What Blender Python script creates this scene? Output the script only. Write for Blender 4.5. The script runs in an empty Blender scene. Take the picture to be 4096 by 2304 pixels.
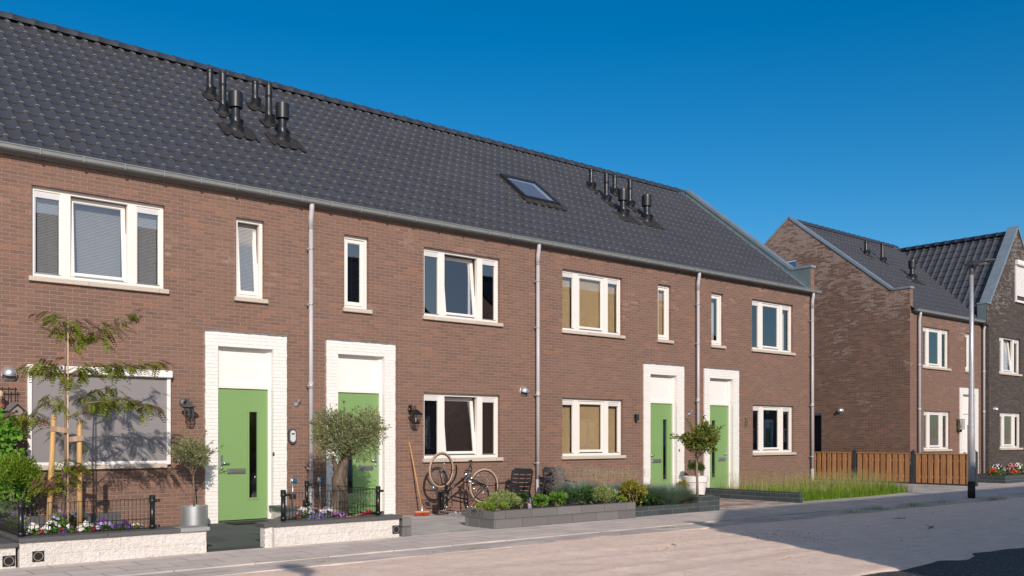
import bpy, math, random
import numpy as np
from mathutils import Vector, Matrix, Euler
random.seed(7); rng = np.random.default_rng(11)
R = math.radians
sc = bpy.context.scene
COL = sc.collection
# ------------------------------------------------------------------ camera
cd = bpy.data.cameras.new("camera"); cam = bpy.data.objects.new("camera", cd); COL.objects.link(cam)
cam.location = (0, -15.6, 1.55); cam.rotation_euler = (R(90), 0, R(49.914 - 90))
cd.sensor_width = 36; cd.lens = 32.98; cd.shift_y = 0.1458; cd.clip_end = 3000; cd.clip_start = 0.05
sc.camera = cam
# ------------------------------------------------------------------ sky and sun
SUN = Vector((-0.48, -1.0, 0.53)).normalized()
elev = math.asin(SUN.z); rot = math.atan2(SUN.x, SUN.y)
w = bpy.data.worlds.new("World"); sc.world = w; w.use_nodes = True
nt = w.node_tree; nt.nodes.clear()
sky = nt.nodes.new("ShaderNodeTexSky"); sky.sky_type = 'NISHITA'; sky.sun_disc = False
sky.sun_elevation = elev; sky.sun_rotation = rot; sky.air_density = 1.0; sky.dust_density = 0.2; sky.ozone_density = 4.0
bg = nt.nodes.new("ShaderNodeBackground"); bg.inputs[1].default_value = 0.11
wo = nt.nodes.new("ShaderNodeOutputWorld")
# the sky is deep blue away from the sun and paler and brighter round it
hs = nt.nodes.new("ShaderNodeHueSaturation"); hs.inputs["Hue"].default_value = .496
tc = nt.nodes.new("ShaderNodeTexCoord"); dp = nt.nodes.new("ShaderNodeVectorMath"); dp.operation = 'DOT_PRODUCT'
nt.links.new(tc.outputs["Generated"], dp.inputs[0]); dp.inputs[1].default_value = SUN
for sock, a_, b_ in (("Saturation", 1.39, .6), ("Value", .96, 1.22)):
    mr = nt.nodes.new("ShaderNodeMapRange"); mr.interpolation_type = 'SMOOTHSTEP'; mr.inputs[1].default_value = -.15; mr.inputs[2].default_value = .75
    mr.inputs[3].default_value = a_; mr.inputs[4].default_value = b_; nt.links.new(dp.outputs["Value"], mr.inputs[0]); nt.links.new(mr.outputs[0], hs.inputs[sock])
nt.links.new(sky.outputs[0], hs.inputs["Color"]); nt.links.new(hs.outputs[0], bg.inputs[0]); nt.links.new(bg.outputs[0], wo.inputs[0])
sl = bpy.data.lights.new("sun", 'SUN'); so = bpy.data.objects.new("sun", sl); COL.objects.link(so)
sl.energy = 4.1; sl.angle = R(0.5); sl.color = (1.0, 0.87, 0.76)
so.rotation_euler = (-SUN).to_track_quat('-Z', 'Y').to_euler(); so.location = (-20, -40, 30)
sc.view_settings.view_transform = 'Standard'; sc.view_settings.look = 'None'
sc.view_settings.exposure = 0.0; sc.view_settings.gamma = 1.0
sc.cycles.use_denoising = True
# ------------------------------------------------------------------ materials
MAT = {}
def nodes(name):
    m = bpy.data.materials.new(name); m.use_nodes = True
    t = m.node_tree; b = t.nodes["Principled BSDF"]; MAT[name] = m
    return m, t, b
def N(t, typ, **kw):
    n = t.nodes.new(typ)
    for k, v in kw.items(): setattr(n, k, v)
    return n
def ramp(t, src, stops, interp='LINEAR'):
    r = N(t, "ShaderNodeValToRGB"); e = r.color_ramp.elements; r.color_ramp.interpolation = interp
    while len(e) < len(stops): e.new(0.5)
    for i, (p, c) in enumerate(stops):
        e[i].position = p; e[i].color = (*c, 1) if len(c) == 3 else c
    t.links.new(src, r.inputs[0]); return r.outputs[0]
def noise(t, vec, scale, detail=4, rough=0.6):
    n = N(t, "ShaderNodeTexNoise"); n.inputs["Scale"].default_value = scale
    n.inputs["Detail"].default_value = detail; n.inputs["Roughness"].default_value = rough
    if vec is not None: t.links.new(vec, n.inputs["Vector"])
    return n.outputs["Fac"]
def mix(t, fac, a, b, mode='MIX'):
    m = N(t, "ShaderNodeMix", data_type='RGBA', blend_type=mode)
    if isinstance(fac, (int, float)): m.inputs[0].default_value = fac
    else: t.links.new(fac, m.inputs[0])
    for i, v in ((6, a), (7, b)):
        if isinstance(v, tuple): m.inputs[i].default_value = (*v, 1)
        else: t.links.new(v, m.inputs[i])
    return m.outputs[2]
def math_(t, op, a, b=None, c=None):
    m = N(t, "ShaderNodeMath", operation=op)
    for i, v in enumerate((a, b, c)):
        if v is None: continue
        if isinstance(v, (int, float)): m.inputs[i].default_value = v
        else: t.links.new(v, m.inputs[i])
    return m.outputs[0]
def bump(t, b, h, dist, strength=1.0):
    n = N(t, "ShaderNodeBump"); n.inputs["Distance"].default_value = dist; n.inputs["Strength"].default_value = strength
    t.links.new(h, n.inputs["Height"]); t.links.new(n.outputs[0], b.inputs["Normal"])
def pos(t): return N(t, "ShaderNodeNewGeometry").outputs["Position"]
def plain(name, col, rough=0.6, metal=0.0, var=0.12, scale=6.0, bmp=0.0, bscale=40.0, spec=0.5):
    m, t, b = nodes(name); p = pos(t)
    f = noise(t, p, scale, 5)
    lo = tuple(max(0, c * (1 - var)) for c in col); hi = tuple(min(1, c * (1 + var)) for c in col)
    t.links.new(ramp(t, f, [(0.3, lo), (0.7, hi)]), b.inputs["Base Color"])
    b.inputs["Roughness"].default_value = rough; b.inputs["Metallic"].default_value = metal
    b.inputs["Specular IOR Level"].default_value = spec
    if bmp: bump(t, b, noise(t, p, bscale, 6), bmp)
    return m
def wall_uv(t):
    g = N(t, "ShaderNodeNewGeometry"); sp = N(t, "ShaderNodeSeparateXYZ"); t.links.new(g.outputs["Position"], sp.inputs[0])
    sn = N(t, "ShaderNodeSeparateXYZ"); t.links.new(g.outputs["True Normal"], sn.inputs[0])
    f = math_(t, 'GREATER_THAN', math_(t, 'ABSOLUTE', sn.outputs[0]), 0.5)
    mx = N(t, "ShaderNodeMix", data_type='FLOAT'); t.links.new(f, mx.inputs[0])
    t.links.new(sp.outputs[0], mx.inputs[2]); t.links.new(sp.outputs[1], mx.inputs[3])
    cb = N(t, "ShaderNodeCombineXYZ"); t.links.new(mx.outputs[0], cb.inputs[0]); t.links.new(sp.outputs[2], cb.inputs[1])
    return cb.outputs[0], g.outputs["Position"], sp.outputs[2]
def bricktex(t, uv, w_, h_, mortar, off=0.5, smooth=0.1):
    br = N(t, "ShaderNodeTexBrick"); br.offset = off; br.inputs["Scale"].default_value = 1
    br.inputs["Brick Width"].default_value = w_; br.inputs["Row Height"].default_value = h_
    br.inputs["Mortar Size"].default_value = mortar; br.inputs["Mortar Smooth"].default_value = smooth
    br.inputs["Color1"].default_value = (0, 0, 0, 1); br.inputs["Color2"].default_value = (1, 1, 1, 1)
    br.inputs["Mortar"].default_value = (.5, .5, .5, 1); t.links.new(uv, br.inputs["Vector"])
    return br
def brick(name, tones, mortar, pale=0.66, pale_col=(.36, .27, .24), rowh=0.0625, roughbump=0.014):
    m, t, b = nodes(name); uv, p, z = wall_uv(t)
    # slightly wavy courses
    wn = N(t, "ShaderNodeTexNoise"); wn.inputs["Scale"].default_value = 2.5; t.links.new(p, wn.inputs["Vector"])
    vm = N(t, "ShaderNodeVectorMath", operation='MULTIPLY_ADD'); t.links.new(wn.outputs["Color"], vm.inputs[0])
    vm.inputs[1].default_value = (0.012, 0.008, 0); t.links.new(uv, vm.inputs[2])
    br = bricktex(t, vm.outputs[0], 0.22, rowh, 0.0065, 0.5, 0.3)
    col = ramp(t, br.outputs["Color"], tones)
    big = noise(t, p, 0.55, 4)
    col = mix(t, 0.35, col, ramp(t, big, [(0.3, (.62, .6, .6)), (0.7, (1, 1, 1))]), 'MULTIPLY')
    fine = noise(t, p, 55, 6, 0.75)
    col = mix(t, 0.55, col, ramp(t, fine, [(0.3, (.6, .6, .6)), (0.7, (1.25, 1.22, 1.2))]), 'MULTIPLY')
    # bloom: pale salts on single bricks, in patches
    patch = noise(t, p, 0.8, 3); streak = noise(t, p, 14, 4, 0.7)
    k = math_(t, 'ADD', math_(t, 'ADD', math_(t, 'MULTIPLY_ADD', z, .026, math_(t, 'MULTIPLY_ADD', br.outputs["Color"], .16, -.15)), math_(t, 'MULTIPLY', patch, .55)), math_(t, 'MULTIPLY', streak, .45))
    pf = ramp(t, k, [(pale, (0, 0, 0)), (pale + .1, (.75, .75, .75))])
    col = mix(t, pf, col, pale_col)
    mc = mix(t, fine, mortar, tuple(c * 1.3 for c in mortar))
    col = mix(t, br.outputs["Fac"], col, mc)
    t.links.new(col, b.inputs["Base Color"]); b.inputs["Roughness"].default_value = 0.85
    b.inputs["Specular IOR Level"].default_value = 0.25
    h = math_(t, 'SUBTRACT', math_(t, 'ADD', math_(t, 'MULTIPLY', noise(t, p, 30, 5, 0.7), 0.9), math_(t, 'MULTIPLY', br.outputs["Color"], 0.35)), math_(t, 'MULTIPLY', br.outputs["Fac"], 0.9))
    bump(t, b, h, roughbump)
    return m
brick("brown_brick", [(0, (.2, .128, .102)), (.35, (.226, .14, .11)), (.7, (.245, .148, .114)), (.9, (.262, .152, .114)), (1, (.32, .165, .112))], (.29, .208, .168))
brick("weathered_brick", [(0, (.14, .095, .077)), (.4, (.18, .115, .09)), (.75, (.21, .13, .1)), (1, (.27, .145, .105))], (.27, .19, .15), pale=0.61, pale_col=(.36, .28, .25), roughbump=0.01)
brick("dark_brick", [(0, (.065, .055, .052)), (.5, (.085, .073, .067)), (1, (.115, .098, .088))], (.12, .1, .09), pale=0.66, pale_col=(.25, .22, .2))
def stone(name, lo, hi, bw, bh, mortar, mcol, bd=0.01, rough=0.85, nscale=35, joint=1.0, offs=0.5):
    m, t, b = nodes(name); uv, p, z = wall_uv(t)
    br = bricktex(t, uv, bw, bh, mortar, offs)
    col = ramp(t, br.outputs["Color"], [(0, lo), (1, hi)])
    f = noise(t, p, nscale, 6, 0.7)
    col = mix(t, 0.5, col, ramp(t, f, [(0.3, (.75, .75, .75)), (0.7, (1.2, 1.2, 1.2))]), 'MULTIPLY')
    col = mix(t, br.outputs["Fac"], col, mcol)
    t.links.new(col, b.inputs["Base Color"]); b.inputs["Roughness"].default_value = rough
    h = math_(t, 'SUBTRACT', f, math_(t, 'MULTIPLY', br.outputs["Fac"], joint)); bump(t, b, h, bd)
    return m
def ground_tex(name, lo, hi, bw, bh, mortar, mcol, bd=0.006, dust=0.5, dust_col=(.76, .65, .58)):
    m, t, b = nodes(name); p = pos(t)
    br = bricktex(t, p, bw, bh, mortar)
    col = ramp(t, br.outputs["Color"], [(0, lo), (1, hi)])
    f = noise(t, p, 60, 6, 0.7); g = noise(t, p, 1.3, 6, 0.65)
    col = mix(t, 0.4, col, ramp(t, f, [(0.3, (.8, .8, .8)), (0.7, (1.2, 1.2, 1.2))]), 'MULTIPLY')
    col = mix(t, math_(t, 'MULTIPLY', br.outputs["Fac"], .7), col, mcol)
    mp = N(t, "ShaderNodeMapping"); mp.inputs["Scale"].default_value = (.45, 2.6, 1); t.links.new(p, mp.inputs[0])
    g2 = noise(t, mp.outputs[0], 1.6, 6, 0.7)
    col = mix(t, ramp(t, math_(t, 'MULTIPLY', math_(t, 'ADD', g, g2), .5), [(dust - .07, (0, 0, 0)), (dust + .13, (.85, .85, .85))]), col, dust_col)
    t.links.new(col, b.inputs["Base Color"]); b.inputs["Roughness"].default_value = 0.9
    b.inputs["Specular IOR Level"].default_value = 0.3
    bump(t, b, math_(t, 'SUBTRACT', math_(t, 'MULTIPLY', f, .4), br.outputs["Fac"]), bd)
    return m
ground_tex("slab_paving", (.52, .46, .42), (.61, .545, .5), .6, .4, .008, (.16, .13, .12), dust=.56)
ground_tex("grey_slabs", (.36, .35, .35), (.44, .42, .41), 1.0, 1.0, .009, (.15, .14, .13), dust=.56)
ground_tex("green_slate", (.06, .075, .07), (.1, .12, .11), .6, .6, .006, (.05, .05, .05), dust=.66, dust_col=(.2, .2, .18))
ground_tex("kerb_concrete", (.38, .345, .32), (.44, .4, .375), 1.0, 9, .005, (.25, .22, .2), dust=.5)
ground_tex("clay_pavers", (.2, .13, .11), (.27, .18, .15), .2, .1, .006, (.25, .2, .17), dust=.52)
# sand
m, t, b = nodes("sand"); p = pos(t)
a = noise(t, p, 2.2, 8, .65); c = noise(t, p, 90, 6, .7); d = noise(t, p, 9, 5, .6)
col = ramp(t, a, [(.3, (.84, .64, .525)), (.5, (.92, .73, .61)), (.7, (.95, .79, .68))])
col = mix(t, .5, col, ramp(t, c, [(.3, (.75, .75, .75)), (.7, (1.12, 1.12, 1.12))]), 'MULTIPLY')
mp = N(t, "ShaderNodeMapping"); mp.inputs["Scale"].default_value = (.35, 2.2, 1); mp.inputs["Rotation"].default_value = (0, 0, .12); t.links.new(p, mp.inputs[0])
s2 = noise(t, mp.outputs[0], 3.4, 10, .78); col = mix(t, .4, col, ramp(t, s2, [(.36, (.78, .75, .73)), (.5, (1, 1, 1)), (.66, (1.06, 1.05, 1.04))]), 'MULTIPLY')
v2 = N(t, "ShaderNodeTexVoronoi"); v2.inputs["Scale"].default_value = 26; t.links.new(p, v2.inputs["Vector"]); sc2 = N(t, "ShaderNodeSeparateColor"); t.links.new(v2.outputs["Color"], sc2.inputs[0])
col = mix(t, .8, col, ramp(t, math_(t, 'MULTIPLY', sc2.outputs[0], math_(t, 'LESS_THAN', v2.outputs["Distance"], .22)), [(.86, (1, 1, 1)), (.9, (.5, .46, .44))]), 'MULTIPLY')
col = mix(t, .3, col, ramp(t, d, [(.35, (.74, .72, .7)), (.6, (1, 1, 1))]), 'MULTIPLY')
t.links.new(col, b.inputs["Base Color"]); b.inputs["Roughness"].default_value = .95; b.inputs["Specular IOR Level"].default_value = .15
bump(t, b, math_(t, 'ADD', math_(t, 'MULTIPLY', c, .8), math_(t, 'MULTIPLY', d, .4)), .012)
# asphalt with wind blown sand
m, t, b = nodes("asphalt"); p = pos(t)
v = N(t, "ShaderNodeTexVoronoi"); v.inputs["Scale"].default_value = 70; t.links.new(p, v.inputs["Vector"])
sp = N(t, "ShaderNodeSeparateColor"); t.links.new(v.outputs["Color"], sp.inputs[0])
col = ramp(t, sp.outputs[0], [(0, (.032, .034, .038)), (.85, (.05, .052, .057)), (.93, (.16, .15, .14)), (1, (.3, .28, .26))])
t.links.new(col, b.inputs["Base Color"]); b.inputs["Roughness"].default_value = .8
bump(t, b, v.outputs["Distance"], .01)
stone("split_limestone", (.76, .72, .68), (.84, .8, .76), .62, .135, .0, (.4, .36, .33), bd=.045, nscale=22)
stone("white_brick", (.8, .79, .76), (.84, .83, .8), .22, .0625, .0, (.8, .79, .77), bd=.006, rough=.5, nscale=30)
stone("grey_block", (.13, .128, .128), (.19, .185, .185), .6, .16, .004, (.07, .07, .07), bd=.004, nscale=40, offs=.37)
stone("dark_green_block", (.035, .05, .056), (.05, .068, .074), .45, .105, .004, (.2, .19, .17), bd=.004, nscale=40, offs=.4)
stone("concrete_sill", (.5, .44, .37), (.58, .51, .44), 1.1, 3, .003, (.3, .27, .24), bd=.003, nscale=60)
plain("granite_coping", (.09, .09, .095), .55, var=.4, scale=150, bmp=.001)
plain("granite_light", (.3, .3, .3), .5, var=.3, scale=150)
plain("white_paint", (.8, .77, .73), .35, var=.02, scale=2)
plain("white_panel", (.83, .8, .78), .45, var=.02, scale=2)
plain("white_plastic", (.82, .8, .79), .3, var=.01)
plain("vent_grey", (.62, .62, .64), .35, var=.03)
plain("green_paint", (.2, .345, .13), .42, var=.02, scale=1.5)
plain("aluminium", (.6, .61, .63), .3, .9, var=.05, scale=20)
plain("brushed_steel", (.75, .76, .78), .36, .85, var=.05, scale=30)
plain("galvanised", (.55, .55, .58), .36, .55, var=.12, scale=14)
plain("lead_flashing", (.2, .21, .23), .6, .3, var=.35, scale=12, bmp=.006, bscale=18)
plain("zinc", (.2, .265, .285), .42, .45, var=.12, scale=3)
plain("zinc_light", (.33, .39, .43), .38, .5, var=.12, scale=3)
plain("gutter_grey", (.24, .26, .26), .42, .15, var=.08, scale=6)
plain("downpipe_grey", (.47, .46, .49), .38, 0, var=.03, scale=4)
plain("black_plastic", (.012, .012, .014), .3, var=.1)
plain("vent_black", (.014, .016, .02), .38, var=.25, scale=10)
plain("flashing_black", (.022, .02, .02), .75, var=.4, scale=9, bmp=.004)
plain("dark_metal", (.03, .031, .034), .45, .3, var=.15)
plain("lantern_grey", (.09, .095, .1), .5, .3)
plain("interior", (.16, .14, .12), .9)
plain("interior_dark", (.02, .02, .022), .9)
plain("soil", (.022, .014, .011), .95, var=.5, scale=30, bmp=.03, bscale=25)
plain("screen_fabric", (.235, .225, .235), .7, var=.01, scale=120)
plain("rubber", (.012, .012, .012), .7)
plain("tyre_tan", (.42, .3, .22), .7, var=.08)
plain("chrome", (.7, .7, .7), .15, 1.0)
plain("saddle_brown", (.1, .065, .05), .5)
plain("chair_plastic", (.02, .02, .024), .5, var=.08, scale=5, spec=.3)
plain("terracotta", (.3, .11, .07), .8)
plain("post_black", (.012, .013, .014), .32, var=.2)
plain("post_dark", (.03, .036, .042), .7, var=.2, bmp=.003)
plain("box_wood", (.3, .25, .22), .8, var=.15)
plain("roof_wood", (.16, .15, .15), .8)
plain("red_bristle", (.55, .05, .03), .8)
plain("amber", (.7, .22, .02), .3)
plain("red_tag", (.7, .04, .03), .4)
plain("blue_label", (.06, .11, .2), .4)
plain("rope", (.5, .38, .24), .9)
plain("blue_cap", (.02, .1, .2), .4)
plain("bulb_glass", (.5, .5, .48), .1)
plain("pot_white", (.8, .77, .77), .32, var=.02)
plain("pebble", (.38, .32, .28), .9, var=.5, scale=40)
plain("twig", (.2, .14, .1), .9)
plain("straw", (.6, .45, .28), .9, var=.2)
def wood(name, lo, hi, axis=2, sc_=(18, 18, 1.2)):
    m, t, b = nodes(name); p = pos(t)
    mp = N(t, "ShaderNodeMapping"); mp.inputs["Scale"].default_value = sc_; t.links.new(p, mp.inputs[0])
    f = noise(t, mp.outputs[0], 1.5, 6, .6); g = noise(t, p, 3, 3)
    ri = N(t, "ShaderNodeNewGeometry").outputs["Random Per Island"]
    col = ramp(t, f, [(.3, lo), (.7, hi)])
    col = mix(t, .5, col, ramp(t, ri, [(0, (.75, .72, .7)), (1, (1.2, 1.15, 1.1))]), 'MULTIPLY')
    t.links.new(col, b.inputs["Base Color"]); b.inputs["Roughness"].default_value = .7
    bump(t, b, f, .004); return m
wood("fence_wood", (.29, .135, .052), (.5, .255, .11)); wood("stake_wood", (.42, .25, .1), (.62, .4, .18))
wood("cane_wood", (.5, .32, .22), (.66, .45, .32)); wood("broom_wood", (.42, .22, .1), (.55, .32, .16))
wood("bark", (.045, .033, .024), (.16, .12, .085), sc_=(14, 14, 5)); wood("bark_smooth", (.14, .1, .07), (.26, .2, .14))
wood("band_brown", (.3, .2, .14), (.42, .3, .2))
# roof tile
m, t, b = nodes("roof_tile"); p = pos(t)
f = noise(t, p, 1.2, 4); g = noise(t, p, 25, 5)
col = ramp(t, f, [(.3, (.048, .052, .064)), (.7, (.062, .066, .079))])
lich = noise(t, p, 9, 6, .75)
col = mix(t, ramp(t, lich, [(.6, (0, 0, 0)), (.78, (.35, .35, .35))]), col, (.12, .11, .08))
t.links.new(col, b.inputs["Base Color"]); b.inputs["Roughness"].default_value = .42
b.inputs["Specular IOR Level"].default_value = .6
bump(t, b, g, .002)
m, t, b = nodes("tile_edge"); b.inputs["Base Color"].default_value = (.06, .057, .048, 1); b.inputs["Roughness"].default_value = .5
m, t, b = nodes("tile_nose_glint"); b.inputs["Base Color"].default_value = (.36, .34, .31, 1); b.inputs["Roughness"].default_value = .3  # sun glint on the roll lips, painted as a lighter colour
# glass: clear, mirrors the street at a slant
def glass(name, tint, ior=1.9):
    m, t, b = nodes(name); t.nodes.remove(b); o = t.nodes["Material Output"]
    tr = N(t, "ShaderNodeBsdfTransparent"); tr.inputs[0].default_value = (*tint, 1)
    gl = N(t, "ShaderNodeBsdfGlossy"); gl.inputs["Roughness"].default_value = .0; gl.inputs["Color"].default_value = (.95, .97, 1, 1)
    ge = N(t, "ShaderNodeNewGeometry"); dt = N(t, "ShaderNodeVectorMath", operation='DOT_PRODUCT'); t.links.new(ge.outputs["Normal"], dt.inputs[0]); t.links.new(ge.outputs["Incoming"], dt.inputs[1])
    f0 = ((ior - 1) / (ior + 1)) ** 2; om = math_(t, 'POWER', math_(t, 'SUBTRACT', 1.0, math_(t, 'ABSOLUTE', dt.outputs["Value"])), 4.0)
    fr = math_(t, 'MULTIPLY_ADD', om, 1 - f0, f0)
    bm = N(t, "ShaderNodeBump"); bm.inputs["Distance"].default_value = .0006; bm.inputs["Strength"].default_value = .35
    t.links.new(noise(t, pos(t), 1.6, 2), bm.inputs["Height"]); t.links.new(bm.outputs[0], gl.inputs["Normal"])
    ms = N(t, "ShaderNodeMixShader"); t.links.new(fr, ms.inputs[0])
    t.links.new(tr.outputs[0], ms.inputs[1]); t.links.new(gl.outputs[0], ms.inputs[2]); t.links.new(ms.outputs[0], o.inputs[0])
    m.use_backface_culling = False
glass("window_glass", (.84, .86, .87), 2.75); glass("lamp_glass", (.8, .8, .78), 1.5)
for nm_, c_ in (("blind_white", (.36, .36, .36)), ("blind_beige", (.85, .62, .33)), ("blind_dark", (.035, .035, .04)), ("curtain_white", (.7, .68, .66)), ("shutter_white", (.78, .75, .74))):
    plain(nm_, c_, .6, var=.04)
def leafmat(name, cols, rough=.5, trans=.25):
    m, t, b = nodes(name)
    ri = N(t, "ShaderNodeNewGeometry").outputs["Random Per Island"]
    n = len(cols); col = ramp(t, ri, [(i / (n - 1), c) for i, c in enumerate(cols)])
    f = noise(t, pos(t), 5, 2); col = mix(t, .4, col, ramp(t, f, [(.35, (.7, .72, .7)), (.65, (1.15, 1.15, 1.1))]), 'MULTIPLY')
    t.links.new(col, b.inputs["Base Color"]); b.inputs["Roughness"].default_value = rough; b.inputs["Specular IOR Level"].default_value = .35
    if trans:
        tl = N(t, "ShaderNodeBsdfTranslucent"); t.links.new(mix(t, 1.0, col, (1.3, 1.4, .5), 'MULTIPLY'), tl.inputs[0])
        ms = N(t, "ShaderNodeMixShader"); ms.inputs[0].default_value = trans; o = t.nodes["Material Output"]
        t.links.new(b.outputs[0], ms.inputs[1]); t.links.new(tl.outputs[0], ms.inputs[2]); t.links.new(ms.outputs[0], o.inputs[0])
leafmat("leaf_locust", [(.1, .145, .012), (.16, .2, .016), (.24, .28, .03), (.13, .12, .025)])
leafmat("leaf_brown", [(.14, .07, .05), (.18, .1, .07)])
leafmat("leaf_olive", [(.12, .15, .06), (.2, .23, .11), (.32, .34, .2), (.18, .2, .09), (.36, .34, .18)])
leafmat("leaf_laurel", [(.06, .1, .015), (.13, .18, .025), (.22, .24, .045), (.1, .14, .02), (.3, .24, .09)])
leafmat("leaf_box", [(.03, .07, .012), (.05, .1, .02), (.09, .14, .025)])
leafmat("leaf_lime", [(.15, .24, .02), (.2, .3, .03), (.26, .36, .05)])
leafmat("leaf_pale", [(.3, .36, .13), (.24, .32, .09), (.4, .43, .2), (.14, .22, .05)])
leafmat("leaf_mid", [(.06, .15, .02), (.11, .24, .03), (.15, .3, .04)])
leafmat("leaf_dark", [(.02, .06, .015), (.04, .1, .025), (.06, .13, .04)])
leafmat("leaf_yellow", [(.25, .29, .03), (.32, .31, .04), (.3, .19, .04), (.14, .19, .03)])
leafmat("leaf_climber", [(.09, .24, .02), (.14, .33, .03), (.06, .17, .02), (.2, .38, .05)])
leafmat("leaf_cypress", [(.09, .18, .01), (.15, .26, .02), (.22, .32, .03), (.06, .12, .01)])
leafmat("fescue", [(.18, .27, .25), (.25, .35, .33), (.34, .42, .38), (.16, .22, .15)])
leafmat("fescue_tan", [(.42, .25, .1), (.5, .33, .15)])
leafmat("seed_head", [(.36, .35, .22), (.45, .41, .27), (.33, .36, .22)])
leafmat("grass_blade", [(.1, .2, .015), (.17, .3, .02), (.25, .38, .03), (.13, .22, .02)])
leafmat("grass_stem", [(.3, .3, .1), (.42, .36, .18)])
leafmat("grass_dry", [(.35, .25, .12), (.45, .3, .14)])
for nm_, c_ in (("petal_white", (.85, .82, .8)), ("petal_violet", (.2, .12, .5)), ("petal_purple", (.12, .03, .25)), ("petal_lilac", (.45, .36, .68)), ("petal_crimson", (.42, .01, .08)), ("petal_pink", (.65, .2, .25)), ("petal_red", (.65, .03, .02)), ("petal_salmon", (.8, .3, .25))):
    leafmat(nm_, [tuple(x * .8 for x in c_), c_, tuple(min(1, x * 1.15) for x in c_)], .6, .15)
# ------------------------------------------------------------------ mesh helpers
class MB:
    def __init__(s): s.v = []; s.f = []; s.m = []; s.sm = []
    def add(s, vs, fs, m=0, smooth=False):
        o = len(s.v); s.v += [tuple(v) for v in vs]
        for f in fs: s.f.append(tuple(i + o for i in f)); s.m.append(m); s.sm.append(smooth)
        return s
    def box(s, x0, x1, y0, y1, z0, z1, m=0):
        return s.add([(x0, y0, z0), (x1, y0, z0), (x1, y1, z0), (x0, y1, z0), (x0, y0, z1), (x1, y0, z1), (x1, y1, z1), (x0, y1, z1)],
              [(0, 3, 2, 1), (4, 5, 6, 7), (0, 1, 5, 4), (1, 2, 6, 5), (2, 3, 7, 6), (3, 0, 4, 7)], m)
    def bev(s, x0, x1, y0, y1, z0, z1, r=.01, m=0):
        pts = [(x0 + r, y0), (x1 - r, y0), (x1, y0 + r), (x1, y1 - r), (x1 - r, y1), (x0 + r, y1), (x0, y1 - r), (x0, y0 + r)]
        cx, cy = (x0 + x1) / 2, (y0 + y1) / 2; vs = []
        for z, k in ((z0, 1), (z0 + r, 0), (z1 - r, 0), (z1, 1)):
            for (x, y) in pts: vs.append((x - math.copysign(r, x - cx) * k, y - math.copysign(r, y - cy) * k, z))
        fs = [tuple(range(7, -1, -1)), tuple(range(24, 32))]
        for a in range(3):
            for i in range(8): fs.append((a * 8 + i, a * 8 + (i + 1) % 8, a * 8 + 8 + (i + 1) % 8, a * 8 + 8 + i))
        return s.add(vs, fs, m)
    def quad(s, a, b, c, d, m=0): return s.add([a, b, c, d], [(0, 1, 2, 3)], m)
    def poly(s, pts, thick, m=0):           # flat polygon extruded along vector thick
        n = len(pts); t = Vector(thick); vs = [Vector(p) for p in pts]; vs += [v + t for v in vs]
        fs = [tuple(range(n - 1, -1, -1)), tuple(range(n, 2 * n))] + [(i, (i + 1) % n, n + (i + 1) % n, n + i) for i in range(n)]
        return s.add(vs, fs, m)
    def tube(s, path, rad, n=8, m=0, smooth=True, caps=True):
        P = [Vector(p) for p in path]; rs = rad if isinstance(rad, (list, tuple)) else [rad] * len(P)
        vs = []; up = Vector((0, 0, 1)); prev = None
        for i, p in enumerate(P):
            d = (P[min(i + 1, len(P) - 1)] - P[max(i - 1, 0)]); d = d.normalized() if d.length > 1e-9 else Vector((0, 0, 1))
            if prev is None:
                a = d.cross(up if abs(d.z) < .9 else Vector((1, 0, 0))).normalized()
            else:
                a = (prev - d * prev.dot(d)); a = a.normalized() if a.length > 1e-6 else d.orthogonal().normalized()
            prev = a; b_ = d.cross(a)
            for k in range(n):
                an = 2 * math.pi * k / n; vs.append(p + (a * math.cos(an) + b_ * math.sin(an)) * rs[i])
        fs = [(i * n + k, i * n + (k + 1) % n, (i + 1) * n + (k + 1) % n, (i + 1) * n + k) for i in range(len(P) - 1) for k in range(n)]
        s.add(vs, fs, m, smooth)
        if caps:
            o = len(s.v) - len(vs); s.f.append(tuple(o + k for k in range(n - 1, -1, -1))); s.m.append(m); s.sm.append(False)
            s.f.append(tuple(o + (len(P) - 1) * n + k for k in range(n))); s.m.append(m); s.sm.append(False)
        return s
    def cyl(s, p0, p1, r0, r1=None, n=12, m=0, smooth=True): return s.tube([p0, p1], [r0, r0 if r1 is None else r1], n, m, smooth)
    def lathe(s, prof, c=(0, 0, 0), n=24, m=0, smooth=True, rot=None, sharp=False):     # prof: (r, z)
        if sharp:
            for a, b in zip(prof, prof[1:]): s.lathe([a, b], c, n, m, smooth, rot)
            return s
        vs = []
        for r, z in prof:
            for k in range(n):
                a = 2 * math.pi * k / n; v = Vector((r * math.cos(a), r * math.sin(a), z))
                if rot: v = rot @ v
                vs.append(v + Vector(c))
        fs = [(i * n + k, i * n + (k + 1) % n, (i + 1) * n + (k + 1) % n, (i + 1) * n + k) for i in range(len(prof) - 1) for k in range(n)]
        return s.add(vs, fs, m, smooth)
    def torus(s, c, R_, r, ax='y', n=40, k=8, m=0):
        vs = []; fs = []
        for i in range(n):
            a = 2 * math.pi * i / n
            for j in range(k):
                b_ = 2 * math.pi * j / k; q = R_ + r * math.cos(b_); h = r * math.sin(b_)
                p = (q * math.cos(a), h, q * math.sin(a)) if ax == 'y' else (q * math.cos(a), q * math.sin(a), h)
                vs.append((c[0] + p[0], c[1] + p[1], c[2] + p[2]))
                fs.append((i * k + j, i * k + (j + 1) % k, ((i + 1) % n) * k + (j + 1) % k, ((i + 1) % n) * k + j))
        return s.add(vs, fs, m, True)
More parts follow.
